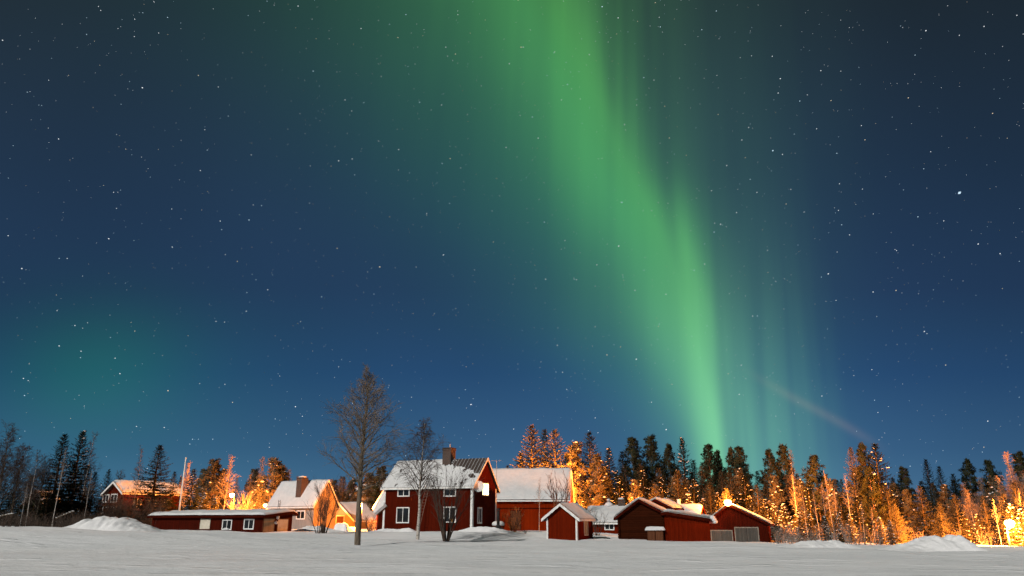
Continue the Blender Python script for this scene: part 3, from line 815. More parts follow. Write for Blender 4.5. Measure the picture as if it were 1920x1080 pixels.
# ------------------------------------------------------------------ flagpole and lamps
pt = at(348.5, 859, 92); gz = hgt(pt.x, 92)
r = thing('flagpole', 'tall white flagpole rising above the low shed', 'flagpole', (pt.x, 92, gz))
g = MB(); g.lathe([(.11, -.3), (.10, 2), (.07, pt.z - gz - .1)], 10); g.build('pole', M['pole'], r, True)
g = MB(); g.lathe([(.03, pt.z - gz - .1), (.10, pt.z - gz - .02), (.10, pt.z - gz + .05), (.03, pt.z - gz + .14)], 10); g.build('finial', M['pole'], r, True)

def lamp(name, label, px, py, Y, power, arm=(0, -.9), light_off=(0, -.5, -.45), pole=True, bulb=.2, size=.45, group='lamps', aim=None, spread=165):
    p = at(px, py, Y); gz = hgt(p.x, p.y) if pole else p.z
    r = thing(name, label, 'lamp', (p.x, p.y, p.z if not pole else gz), 0, group)
    z = p.z - gz
    if pole:
        bx, by = -arm[0], -arm[1]
        g = MB(); g.tube([(bx, by, -.4), (bx, by, z * .6), (bx, by, z + .25)], [.09, .075, .06], 8); g.build('pole', M['bark'], r, True)
        g = MB(); g.tube([(bx, by, z + .2), (bx * .5, by * .5, z + .34), (0, 0, z + .26)], .035, 6); g.build('arm', M['steel'], r)
    else:
        g = MB(); g.tube([(0, .35, .2), (0, .1, .32), (0, 0, .26)], .03, 6); g.build('arm', M['steel'], r)
    g = MB(); g.lathe([(.05, z + .32), (.17, z + .26), (.24, z + .16), (.23, z + .14)], 12); g.build('lamp_shade', M['steel'], r, True)
    g = MB(); k = bulb; g.lathe([(.02, z - k), (k * .6, z - k * .8), (k, z), (k * .8, z + k * .5), (.1, z + .13)], 12); g.build('bulb', M['lamp'], r, True)
    L = bpy.data.lights.new('sodium_light', 'SPOT' if aim else 'POINT'); L.energy = power; L.color = SODIUM; L.shadow_soft_size = size
    o = bpy.data.objects.new('sodium_light', L); COL.objects.link(o); o.parent = r; o.location = (light_off[0], light_off[1], z + light_off[2])
    if aim:                                  # a reflector throws the light into the wood
        L.spot_size = math.radians(spread); L.spot_blend = .55
        o.rotation_euler = Vector(aim).to_track_quat('-Z', 'Y').to_euler()
    return r
q = GAR.p - GAR.X * (GAR.L * (1 - GAR.ar / GAR.A)) - GAR.Y * .55 + Vector((0, 0, GAR.zr + .28))
r = lamp('yard_lamp', 'glaring orange lamp on the garage gable peak', 1360, 950, 80, 120000, pole=False, light_off=(.1, .75, .45), bulb=.38, aim=(.8, .8, .10), spread=152)
r.location = q
lamp('street_lamp', 'blazing street lamp among birches at the right edge', 1893, 981, 67, 240000, arm=(0, -.55), bulb=.40, light_off=(0, -.7, -.1), aim=(-.30, 1, .12), spread=142)
lamp('street_lamp', 'orange street lamp shining between birches behind the low shed', 435, 928, 107, 20000, bulb=.34)
lamp('street_lamp', 'street lamp glowing behind the left wall of the grey house', 497, 948, 105, 28000)
lamp('yard_lamp', 'yard lamp standing behind the cottage and log barn', 1140, 962, 100, 80000, bulb=.12, aim=(.15, 1, .25))
lamp('yard_lamp', 'yard lamp hidden behind the middle of the long barn', 1010, 940, 110.6, 340000, bulb=.12, light_off=(0, .5, .1), aim=(-.1, 1, .6))
lamp('yard_lamp', 'courtyard lamp hidden behind the trunk of the tall aspen', 677.5, 946, 85.5, 19000, arm=(0, -.35), bulb=.10, light_off=(0, .15, -.1), aim=(-.15, 1, .02), spread=177, size=.2)
_r = [o for o in bpy.data.objects if o.name.startswith('yard_lamp') and o.get('label', '').startswith('courtyard')][0]
_b = [o for o in _r.children if o.name.startswith('bulb')][0]
L = bpy.data.lights.new('sodium_light', 'SPOT'); L.energy = 9000; L.color = SODIUM; L.shadow_soft_size = .2; L.spot_size = math.radians(34); L.spot_blend = .5  # extra beam, added to brighten the right end of the low shed
o = bpy.data.objects.new('sodium_light', L); COL.objects.link(o); o.parent = _r
o.location = (-.2, -.2, at(677.5, 946, 85.5).z - _r.location.z - .05)
_t = LOW.p + LOW.Y * 2.2 + Vector((0, 0, 1.2)) - Vector((_r.location.x, _r.location.y, at(677.5, 946, 85.5).z))
o.rotation_euler = _t.to_track_quat('-Z', 'Y').to_euler()

# ------------------------------------------------------------------ trees
def rnd(a, b): return R.uniform(a, b)
def blade(g, p, d, L, w, up=None):
    """one leaf-sized spray of needles: a narrow diamond"""
    d = d.normalized(); s = d.cross(up or Vector((rnd(-1, 1), rnd(-1, 1), rnd(-1, 1)))); s = s.normalized() * w if s.length > 1e-3 else Vector((w, 0, 0))
    o = len(g.v); q = p + d * L * .45
    g.v += [tuple(p), tuple(q + s), tuple(p + d * L), tuple(q - s)]; g.f.append((o, o + 1, o + 2, o + 3))
def limb_pts(p, d, L, n, droop, wob):
    pts = [p.copy()]; d = d.normalized()
    for i in range(n):
        d = (d + Vector((rnd(-wob, wob), rnd(-wob, wob), rnd(-wob, wob) + droop))).normalized()
        p = p + d * (L / n); pts.append(p.copy())
    return pts
def gen_spruce(H, seed, width=.17, snow=0.0, bare=.06, dens=1.0):
    global R; R = random.Random(seed)
    tr = MB(); tr.tube([(0, 0, -.5), (0, 0, H * .3), (rnd(-.1, .1), rnd(-.1, .1), H * .65), (0, 0, H * .985)], [.017 * H + .02, .013 * H + .02, .008 * H, .012], 7)
    cr, sn = MB(), MB(); z = H * bare
    while z < H * .985:
        t = z / H
        Rm = width * H * ((1 - t) ** .82) * (1.0 if t > .2 else .75 + t) + .06
        nb = max(5, int(11 * dens * (1 - t) ** .3)); a0 = rnd(0, 6.28)
        for k in range(nb):
            a = a0 + 6.283 * k / nb + rnd(-.3, .3); L = Rm * rnd(.62, 1.18)
            dr = -.22 - .5 * (1 - t) * .5
            pts = limb_pts(Vector((0, 0, z + rnd(-.12, .12))), Vector((math.cos(a), math.sin(a), .35 - .75 * (1 - t))), L, 4, .05, .08)
            m = max(5, int(L / .19))
            for i in range(m):
                u = .12 + .88 * (i + rnd(0, .8)) / m; s = min(u, .999) * 4; j = int(s); q = pts[j].lerp(pts[j + 1], s - j); d = pts[j + 1] - pts[j]
                d.normalize(); side = Vector((-math.sin(a), math.cos(a), 0))
                sz = (.20 + .26 * (1 - t)) * rnd(.7, 1.25) * (.75 + .02 * H)
                for sg in (-1, 1, R.choice((-1, 1))):
                    blade(cr, q, d * .8 + side * sg * rnd(.5, 1.1) + Vector((0, 0, rnd(-.55, .05))), sz * (1.15 - .45 * u), sz * .27, Vector((rnd(-.4, .4), rnd(-.4, .4), 1)))
                blade(cr, q, d * .5 + Vector((rnd(-.2, .2), rnd(-.2, .2), -.8)), sz * .8, sz * .17)
            blade(cr, pts[-1], d + Vector((0, 0, .25)), .28, .05)
            if snow and R.random() < snow:
                for _ in range(R.choice((1, 1, 2))):
                    u = rnd(.45, .98) * 4; j = min(3, int(u)); q = pts[j].lerp(pts[j + 1], u - j); s = rnd(.07, .16)
                    sn.blob(q + Vector((0, 0, .07)), s * 1.35, s, s * .55, a)
        z += (.20 + .33 * (1 - t)) * (H / 12) ** .5
    for k in range(8): blade(cr, Vector((0, 0, H * .97 + rnd(-.2, 0))), Vector((rnd(-.5, .5), rnd(-.5, .5), 1)), .35, .05)
    return tr, cr, sn
def gen_pine(H, seed, snow=0.0, spread=.20, base=.38, clumps=1.0):
    global R; R = random.Random(seed)
    tr = MB(); b1, b2 = rnd(-.25, .25), rnd(-.25, .25)
    def axis(z): t = z / H; return Vector((b1 * math.sin(t * 3), b2 * math.sin(t * 2.4), z))
    tr.tube([axis(-.5)] + [axis(H * k / 6) for k in range(1, 7)], [.016 * H + .03] + [(.016 * H) * (1 - k / 6.4) for k in range(1, 7)], 7)
    cr, sn = MB(), MB(); n = int(72 * clumps)
    for i in range(n):
        t = base + (1 - base) * ((i + rnd(0, .9)) / n) ** .9; t = min(t, .99)
        q = (t - base) / (1 - base)
        prof = (.45 + .55 * math.sin(min(1, q * 1.6 + .12) * math.pi * .5)) * (1 - q) ** .75
        L = spread * H * prof * rnd(.55, 1.25) + .25; a = rnd(0, 6.283) if i % 2 else i * 2.4
        pts = limb_pts(axis(t * H), Vector((math.cos(a), math.sin(a), .15 + .5 * q)), L, 4, .05, .2)
        tr.tube(pts, [.035, .028, .022, .015, .008], 4, False)
        m = max(2, int(L / .42))
        for c in range(m):
            u = min(.99, .38 + .62 * (c + rnd(.2, 1)) / m) * 4; j = min(3, int(u)); p = pts[j].lerp(pts[j + 1], u - j) + Vector((rnd(-.25, .25), rnd(-.25, .25), rnd(-.05, .25)))
            rr = rnd(.36, .60) * (.6 + .035 * H)
            for _ in range(30):
                d = Vector((rnd(-1, 1), rnd(-1, 1), rnd(-.55, 1))); d.normalize()
                blade(cr, p + d * rr * rnd(0, .55), d + Vector((math.cos(a) * .3, math.sin(a) * .3, .25)), rr * rnd(.55, .95), .062)
            if snow and R.random() < snow:
                s = rnd(.12, .26); sn.blob(p + Vector((rnd(-.1, .1), rnd(-.1, .1), rr * .55)), s * 1.2, s, s * .5, a)
    return tr, cr, sn
def gen_bare(H, seed, n1=34, base=.22, ang=(.75, 1.15), len1=.30, n2=7, n3=5, droop=-.02, tip_droop=-.10, lean=0.0, r0=None, fork=False, twig=.008, wob=.10, narrow=1.0, egg=False):
    """leafless deciduous tree: trunk, limbs, twigs"""
    global R; R = random.Random(seed)
    tr, cr = MB(), MB(); r0 = r0 or .011 * H + .02
    bend = [(rnd(-.05, .05), rnd(-.05, .05)) for _ in range(9)]
    ax = []; x = y = 0.0
    for k in range(9):
        ax.append(Vector((x + lean * H * k / 8, y, H * .96 * k / 8))); x += bend[k][0] * H * .12; y += bend[k][1] * H * .12
    def axis(t):
        s = min(max(t, 0), .999) * 8; j = int(s); return ax[j].lerp(ax[j + 1], s - j)
    def rad(t): return max(.012, r0 * (1 - t) ** .85)
    tr.tube([ax[0] - Vector((0, 0, .6))] + ax, [r0 * 1.15] + [rad(k / 8) for k in range(9)], 8)
    for i in range(n1):
        t = base + (.985 - base) * (i + rnd(0, .9)) / n1; q = (t - base) / (1 - base)
        a = i * 2.399 + rnd(-.5, .5); an = rnd(*ang) * (1 - .35 * q)
        L = len1 * H * (.55 + .75 * math.sin(min(1, q * 1.15 + .28) * math.pi)) * (1 - q * .35) * rnd(.7, 1.2) * narrow
        if egg == 2: L = len1 * H * (.35 + .75 * max(0.0, math.sin(min(1, .25 + q * .85) * math.pi)) ** .8) * (1 - .32 * q) * rnd(.72, 1.15); an = rnd(.85, 1.25) * (1 - .48 * q)
        elif egg: L = len1 * H * (.50 + .62 * math.sin(min(1, q * 1.1 + .12) * math.pi) ** .8) * (1.10 - .55 * q) * rnd(.75, 1.15)
        d = Vector((math.cos(a) * math.sin(an), math.sin(a) * math.sin(an), math.cos(an)))
        rb = max(.018, rad(t) * rnd(.35, .55))
        P1 = limb_pts(axis(t), d, L, 5, droop + .035, wob)
        (tr if fork and rb > .05 else cr).tube(P1, [rb, rb * .8, rb * .62, rb * .45, rb * .3, max(twig, rb * .15)], 5, False)
        m = max(3, int(n2 * rnd(.7, 1.2)))
        for k in range(m):
            u = (.22 + .78 * (k + rnd(0, .9)) / m); s = min(u, .99) * 5; j = int(s); p = P1[j].lerp(P1[j + 1], s - j)
            dd = (P1[j + 1] - P1[j]).normalized(); sd = Vector((rnd(-1, 1), rnd(-1, 1), rnd(-.5, .9))).normalized()
            L2 = L * rnd(.28, .50) * (1.15 - .5 * u)
            P2 = limb_pts(p, dd * .8 + sd * .75, L2, 3, tip_droop * .5, wob)
            r2 = max(twig * 1.2, rb * .28 * (1 - .5 * u)); cr.tube(P2, [r2, r2 * .8, r2 * .65, twig * .8], 3, False)
            for c in range(max(2, int(n3 * rnd(.7, 1.3)))):
                s = rnd(.2, .98) * 3; j = int(s); p3 = P2[j].lerp(P2[j + 1], s - j)
                sd = Vector((rnd(-1, 1), rnd(-1, 1), rnd(-.8, .7)))
                P3 = limb_pts(p3, (P2[j + 1] - P2[j]).normalized() * .9 + sd * .7, L2 * rnd(.35, .75) + .08, 2, tip_droop, wob)
                cr.tube(P3, [twig, twig * .8, twig * .55], 3, False)
    return tr, cr, MB()
def gen_bush(H, seed, stems=9, spread=.45, twigs=10):
    global R; R = random.Random(seed); tr, cr = MB(), MB()
    for i in range(stems):
        a = 6.283 * i / stems + rnd(-.4, .4); an = rnd(.12, spread)
        P = limb_pts(Vector((.12 * math.cos(a), .12 * math.sin(a), -.3)), Vector((math.cos(a) * math.sin(an), math.sin(a) * math.sin(an), math.cos(an))), H * rnd(.75, 1.05), 6, .01, .10)
        r = .012 * H + .012; tr.tube(P, [r, r * .85, r * .7, r * .5, r * .35, r * .22, .007], 5, False)
        for k in range(twigs):
            s = rnd(1.6, 5.99); j = int(s); p = P[j].lerp(P[j + 1], s - j)
            d = (P[j + 1] - P[j]).normalized() + Vector((rnd(-.7, .7), rnd(-.7, .7), rnd(-.1, .5)))
            Q = limb_pts(p, d, H * rnd(.14, .30), 3, .01, .12); cr.tube(Q, [.012, .010, .008, .005], 3, False)
            for _ in range(3):
                s = rnd(.3, 2.9); j = int(s); cr.tube(limb_pts(Q[j].lerp(Q[j + 1], s - j), d + Vector((rnd(-.8, .8), rnd(-.8, .8), rnd(-.3, .5))), H * rnd(.05, .12), 2, 0, .1), [.007, .006, .004], 3, False)
    return tr, cr, MB()

VAR = {}
def variant(kind, k):
    """(generator result, height, materials) for one growth form"""
    if kind == 'spruce': H = 13; return gen_spruce(H, 100 + k, [.235, .26, .25, .28][k % 4], 0.0), H, 'spruce_bark', 'needle', 'spruce_tree'
    if kind == 'snowspruce': H = 12; return gen_spruce(H, 200 + k, [.23, .26, .25][k % 3], .17), H, 'spruce_bark', 'needle', 'spruce_tree'
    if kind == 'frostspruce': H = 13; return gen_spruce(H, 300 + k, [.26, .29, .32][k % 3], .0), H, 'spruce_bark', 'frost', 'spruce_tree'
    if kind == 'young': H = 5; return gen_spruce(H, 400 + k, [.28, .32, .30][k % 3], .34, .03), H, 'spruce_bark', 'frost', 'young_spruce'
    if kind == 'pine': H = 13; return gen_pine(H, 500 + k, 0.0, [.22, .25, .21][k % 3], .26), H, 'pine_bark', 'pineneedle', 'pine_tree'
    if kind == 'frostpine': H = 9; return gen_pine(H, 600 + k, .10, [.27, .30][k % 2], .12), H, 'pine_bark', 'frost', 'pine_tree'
    if kind == 'birch': H = 12; return gen_bare(H, 700 + k, 40, .28, (.45, .85), .20, 7, 5, .0, -.16, [.02, -.03, .01][k % 3], .075, narrow=.85), H, 'birch', 'twig', 'birch_tree'
    if kind == 'rimebirch': H = 12; return gen_bare(H, 800 + k, 44, .25, (.40, .75), .20, 8, 6, .0, -.12, [.03, -.02, .04][k % 3], .085, twig=.011), H, 'birch', 'rimetwig', 'birch_tree'
    if kind == 'slimbirch': H = 10; return gen_bare(H, 900 + k, 22, .45, (.35, .7), .14, 5, 4, .0, -.08, [-.05, .03, -.02, .05][k % 4], .065, twig=.008), H, 'birch', 'rimetwig', 'birch_tree'
    if kind == 'bigbare': H = 11; return gen_bare(H, 1000 + k, 46, .18, (.55, 1.10), .36, 10, 7, .0, -.14, 0.0, .14, True, twig=.010), H, 'bark', 'darktwig', 'bare_tree'
    if kind == 'bush': H = 3; return gen_bush(H, 1100 + k), H, 'darktwig', 'darktwig', 'bare_bush'
    if kind == 'rimebush': H = 3; return gen_bush(H, 1200 + k, 12, .5, 14), H, 'twig', 'rimetwig', 'bare_bush'
USED = {}
def build_tree(gen, H, bark, leaf, name, label, cat, group):
    (tr, cr, sn) = gen
    r = thing(name, label, cat, (0, 0, 0), 0, group)
    tr.build('trunk', M[bark], r, True)
    if leaf in ('needle', 'pineneedle', 'frost'):           # boughs shade as a rounded crown: every spray faces outwards
        V = np.array(cr.v); Fq = np.array(cr.f); rad_ = np.hypot(V[:, 0], V[:, 1])
        N = np.stack([V[:, 0], V[:, 1], .30 * rad_ + .12], 1); N /= np.linalg.norm(N, axis=1)[:, None]
        fn = np.cross(V[Fq[:, 1]] - V[Fq[:, 0]], V[Fq[:, 3]] - V[Fq[:, 0]]); fn /= np.linalg.norm(fn, axis=1)[:, None] + 1e-9
        flip = (fn * N[Fq[:, 0]]).sum(1) < 0
        Fq[flip] = Fq[flip][:, ::-1]; fn[flip] *= -1
        vn = np.zeros_like(V); vn[Fq.ravel()] = np.repeat(fn, 4, axis=0)
        N = N * .72 + vn * .28; N /= np.linalg.norm(N, axis=1)[:, None]
        cr.f = [tuple(int(i) for i in q) for q in Fq]
        c = cr.build('crown', M[leaf], r, True)
        c.data.normals_split_custom_set_from_vertices(N.tolist())
    else: c = cr.build('crown', M[leaf], r)
    if sn.v: sn.build('snow_clump', M['snow'], c, True)['kind'] = 'stuff'
    return r
CATS = {'spruce_tree': 'spruce', 'young_spruce': 'young spruce', 'pine_tree': 'pine', 'birch_tree': 'birch', 'bare_tree': 'tree', 'bare_bush': 'bush'}
def tree(kind, k, px, py, Y, label, group, wide=1.0, rot=None, by_base=None):
    """a tree of the given growth form whose tip stands at the pixel when seen from the road, at distance Y"""
    p = at(px, py, Y); gz = hgt(p.x, Y); Hh = p.z - gz
    key = (kind, k)
    rr = random.Random(hash((px, py)) % 9999)
    rz = rot if rot is not None else rr.uniform(0, 6.28)
    if key not in VAR:
        gen, H, bark, leaf, name = variant(kind, k)
        VAR[key] = (build_tree(gen, H, bark, leaf, name, label, CATS[name], group), H)
        r, H = VAR[key]; s = Hh / H; r.location = (p.x, Y, gz); r.rotation_euler = (0, 0, rz); r.scale = (s * wide, s * wide, s)
    else:
        r, H = VAR[key]; s = Hh / H
        dup(r, (p.x, Y, gz), rz, (s * wide, s * wide, s), label, group)

# --- the single trees in front of the houses
pb = at(670, 1022, 54); pt = at(690, 688, 54); H = pt.z - pb.z
gen = gen_bare(H, 41, 60, .29, (.85, 1.25), .262, 11, 6, -.012, -.02, (pt.x - pb.x) / H * .95, .215, True, twig=.0095, wob=.17, egg=2)
r = build_tree(gen, H, 'bark', 'aspentwig', 'aspen_tree', 'tall bare aspen with thick trunk standing alone on the snow before the houses', 'tree', None)
r.location = (pb.x, 54, hgt(pb.x, 54))
pb = at(783, 1013, 66); pt = at(795, 784, 66); H = pt.z - pb.z
gen = gen_bare(H, 58, 44, .30, (.60, 1.05), .30, 10, 6, .0, -.30, (pt.x - pb.x) / H, .15, False, twig=.0085, wob=.12, egg=True)
r = build_tree(gen, H, 'birch', 'twig', 'birch_tree', 'weeping bare birch with white trunk before the two-storey house', 'birch', None)
r.location = (pb.x, 66, hgt(pb.x, 66))
# its second stem
pb = at(836, 1014, 65); H = at(842, 885, 65).z - pb.z
r = build_tree(gen_bush(H, 61, 14, .40, 16), H, 'darktwig', 'darktwig', 'willow_bush', 'large bare many-stemmed willow bush before the right half of the two-storey house', 'bush', None)
r.location = (pb.x, 65, hgt(pb.x, 65))
pb = at(607, 1000, 74); H = at(610, 902, 74).z - pb.z
r = build_tree(gen_bush(H, 64, 8, .36, 22), H, 'darktwig', 'darktwig', 'rowan_tree', 'small dark many-stemmed bare tree before the lamplit gable of the grey house', 'tree', None)
r.location = (pb.x, 74, hgt(pb.x, 74))
pb = at(597, 1000, 74.6); H = at(600, 925, 74.6).z - pb.z
r = build_tree(gen_bush(H, 66, 5, .42, 16), H, 'darktwig', 'darktwig', 'rowan_tree', 'shorter bare bushy tree beside the many-stemmed tree at the grey house', 'tree', None)
r.location = (pb.x, 74.6, hgt(pb.x, 74.6))

gl, gb = 'trees at the left edge of the field', 'trees behind the barn'
T = [
 # left edge of the field
 ('bigbare', 0, 22, 806, 76, 'broad bare tree at the far left edge', gl, 1.0),
 ('bigbare', 1, -18, 830, 80, 'bare tree half cut off by the left edge', gl, 1.0),
 ('birch', 0, 74, 842, 74, 'spindly bare birch before the rounded hut', gl, 1.0),
 ('spruce', 0, 122, 813, 82, 'dark pointed spruce left of its taller twin, behind a pale birch stem', gl, 1.3),
 ('snowspruce', 0, 157, 806, 83, 'dark pointed spruce with snow flecks, right one of the twin spruces', gl, 1.2),
 ('slimbirch', 0, 124, 836, 77, 'pale slanting birch stem before the left twin spruce', gl, 1.0),
 ('birch', 1, 172, 809, 86, 'tall thin birch close beside the snow-flecked twin spruce', gl, 1.1),
 ('slimbirch', 1, 172, 880, 78, 'low thin birch between the twin spruces and the red cottage', gl, 1.0),
 ('slimbirch', 2, 52, 905, 70, 'short pale birch stem beside the rounded hut', gl, 1.0),
 ('spruce', 1, 95, 905, 79, 'low dark spruce squeezed under the left twin spruce', gl, 1.3),
 ('spruce', 2, 180, 885, 84, 'brown-lit low spruce left of the red cottage', gl, 1.3),
 ('spruce', 3, 10, 905, 80, 'low dark spruce under the broad bare tree', gl, 1.4),
 ('spruce', 3, 205, 880, 124, 'small spruce tip above the red cottage roof', gl, 1.0),
 ('bigbare', 0, 226, 888, 126, 'hazy bare treetop above the red cottage ridge', gl, 1.2),
 ('birch', 2, 266, 836, 96, 'thin bare birch left of the dense dark spruce', gl, .85),
 ('spruce', 3, 301, 834, 92, 'dense dark spruce before the right end of the red cottage', gl, 1.4),
 ('spruce', 1, 328, 884, 112, 'small dark spruce left of the flagpole', gl, 1.0),
 ('spruce', 2, 340, 893, 116, 'smaller spruce just behind the flagpole', gl, 1.0),
 ('snowspruce', 1, 364, 878, 100, 'dark snowy spruce right of the flagpole', gl, 1.25),
 ('rimebirch', 0, 356, 866, 106, 'reddish bare birch behind the dark spruce at the flagpole', gl, .9),
 ('frostpine', 0, 402, 868, 114, 'orange-lit pine left of the glowing lamp', gl, 1.1),
 ('rimebirch', 1, 430, 854, 112, 'tall bright orange birch standing by the lamp behind the low shed', gl, 1.0),
 ('rimebirch', 2, 413, 890, 123, 'lower orange birch left of the lamp birch', gl, 1.3),
 ('rimebirch', 0, 446, 892, 124, 'short orange birch right of the lamp birch', gl, 1.1),
 ('rimebirch', 1, 470, 888, 118, 'orange birch at the gap right of the lamp birch', gl, 1.1),
 ('rimebirch', 2, 494, 858, 116, 'tall glowing birch behind the grey house, left of the pine', gl, 1.1),
 ('frostpine', 1, 516, 866, 110, 'rounded pine rising left of the grey house chimney', gl, 1.1),
 ('rimebirch', 0, 540, 880, 122, 'orange bare birch right of the rounded pine', gl, 1.3),
 ('frostpine', 0, 487, 900, 112, 'low glaring frosted pine by the left wall of the grey house', gl, 1.0),
 ('rimebush', 0, 458, 925, 108, 'orange frosted bush below the lamp birch', gl, 1.0),
 ('rimebirch', 1, 560, 893, 124, 'small orange birch behind the grey house roof', gl, 1.2),
 ('frostspruce', 0, 640, 893, 122, 'orange-brown spruce right of the grey house gable', gl, 1.3),
 ('frostspruce', 0, 655, 905, 118, 'brown spruce behind the outbuilding roof', gl, 1.4),
 ('pine', 2, 715, 878, 104, 'greenish pine behind the left end of the two-storey house', gl, 1.25),
 ('frostpine', 0, 694, 893, 106, 'lower pine between the tall aspen and the two-storey house', gl, 1.25),
 ('bush', 0, 694, 962, 84, 'grey bare bush at the left corner of the two-storey house', 'bare bushes by the houses', 1.3),
 ('rimebush', 0, 963, 953, 88, 'orange-lit frosted bush against the barn wall', 'bare bushes by the houses', 1.2),
 ('bush', 1, 941, 958, 90, 'dark twiggy bush between the outdoor fireplace and the barn', 'bare bushes by the houses', .9),
 ('slimbirch', 3, 1010, 893, 86, 'thin bare sapling before the barn roof', 'bare bushes by the houses', .9),
 ('bush', 2, 1052, 885, 86, 'tall fan-shaped bare bush rising behind the small shed', 'bare bushes by the houses', .95),
 ('bush', 0, 1117, 952, 80, 'bare bush peeking over the small shed roof', 'bare bushes by the houses', 1.0),
 ('bush', 1, 985, 992, 78, 'low tuft of twigs poking through the snow left of the small shed', 'bare bushes by the houses', 2.2),
 # behind the barn
 ('spruce', 0, 976, 848, 136, 'dark spruce left of the orange spruces above the barn', gb, 1.2),
 ('frostspruce', 0, 997, 797, 121, 'tallest bright orange spruce above the barn roof', gb, 1.4),
 ('frostspruce', 1, 1021, 804, 127, 'narrow orange spruce between two broad ones above the barn', gb, .95),
 ('frostspruce', 2, 1040, 805, 121, 'broad orange spruce above the right half of the barn roof', gb, 1.2),
 ('frostspruce', 1, 1062, 850, 119, 'shorter orange spruce above the barn roof corner', gb, 1.1),
 ('frostpine', 1, 1078, 838, 117, 'orange pine just right of the barn gable', gb, 1.0),
 ('frostspruce', 0, 1105, 810, 118, 'tall orange spruce above the small shed', gb, 1.3),
 ('frostpine', 0, 1118, 860, 112, 'bright orange lower pine behind the cottage roof', gb, .9),
 ('snowspruce', 2, 1141, 838, 120, 'half-lit spruce with snow above the cottage', gb, 1.1),
 ('spruce', 1, 1166, 846, 150, 'dark spruce left of the two dark twin pines', gb, 1.0),
 ('pine', 1, 1186, 825, 152, 'dark pine, left of two dark pines above the log barn', gb, .95),
 ('pine', 2, 1218, 823, 154, 'dark pine, right of two dark pines above the log barn', gb, .95),
 ('pine', 0, 1252, 838, 150, 'smaller dark pine left of the pointed snowy spruce', gb, .8),
 ('snowspruce', 0, 1278, 819, 136, 'pointed dark spruce with snowy edges above the storehouse', gb, .95),
 ('spruce', 2, 1300, 862, 142, 'short dark spruce right of the pointed snowy spruce', gb, 1.1),
 ('pine', 1, 1327, 838, 132, 'dark pine left of the yard lamp treetops', gb, .85),
 ('pine', 2, 1344, 850, 136, 'narrow pine between two broad pines behind the yard lamp', gb, .7),
 ('pine', 0, 1371, 845, 116, 'pine straight behind the yard lamp', gb, .75),
 ('pine', 1, 1386, 842, 114, 'broad pine right of the yard lamp with an open gap on its right', gb, .85),
 ('snowspruce', 1, 1160, 890, 110, 'snow-clad spruce behind the cottage chimney', gb, 1.3),
 ('snowspruce', 2, 1205, 880, 110, 'snow-clad spruce behind the log barn ridge', gb, 1.3),
 ('snowspruce', 0, 1240, 895, 108, 'snow-clad spruce behind the woodshed hump', gb, 1.3),
 ('frostspruce', 2, 1270, 880, 107, 'orange snowy spruce behind the stove pipe', gb, 1.2),
 ('snowspruce', 1, 1300, 896, 104, 'low snowy spruce left of the yard lamp', gb, 1.3),
 ('frostspruce', 1, 1330, 905, 100, 'bright snowy spruce close behind the yard lamp', gb, 1.3),
 ('frostspruce', 0, 1228, 905, 103, 'low orange spruce behind the left slope of the woodshed', gb, 1.3),
 ('frostpine', 1, 1190, 905, 105, 'low orange pine behind the log barn left slope', gb, .9),
 ('snowspruce', 2, 1395, 890, 98, 'snowy lower spruce right behind the garage roof', gb, 1.3),
 ('frostspruce', 2, 1368, 885, 102, 'orange spruce behind the garage peak', gb, 1.2),
 ('frostspruce', 1, 1418, 908, 96, 'low orange spruce behind the right slope of the garage', gb, 1.3),
]
gr = 'trees of the wood on the right'
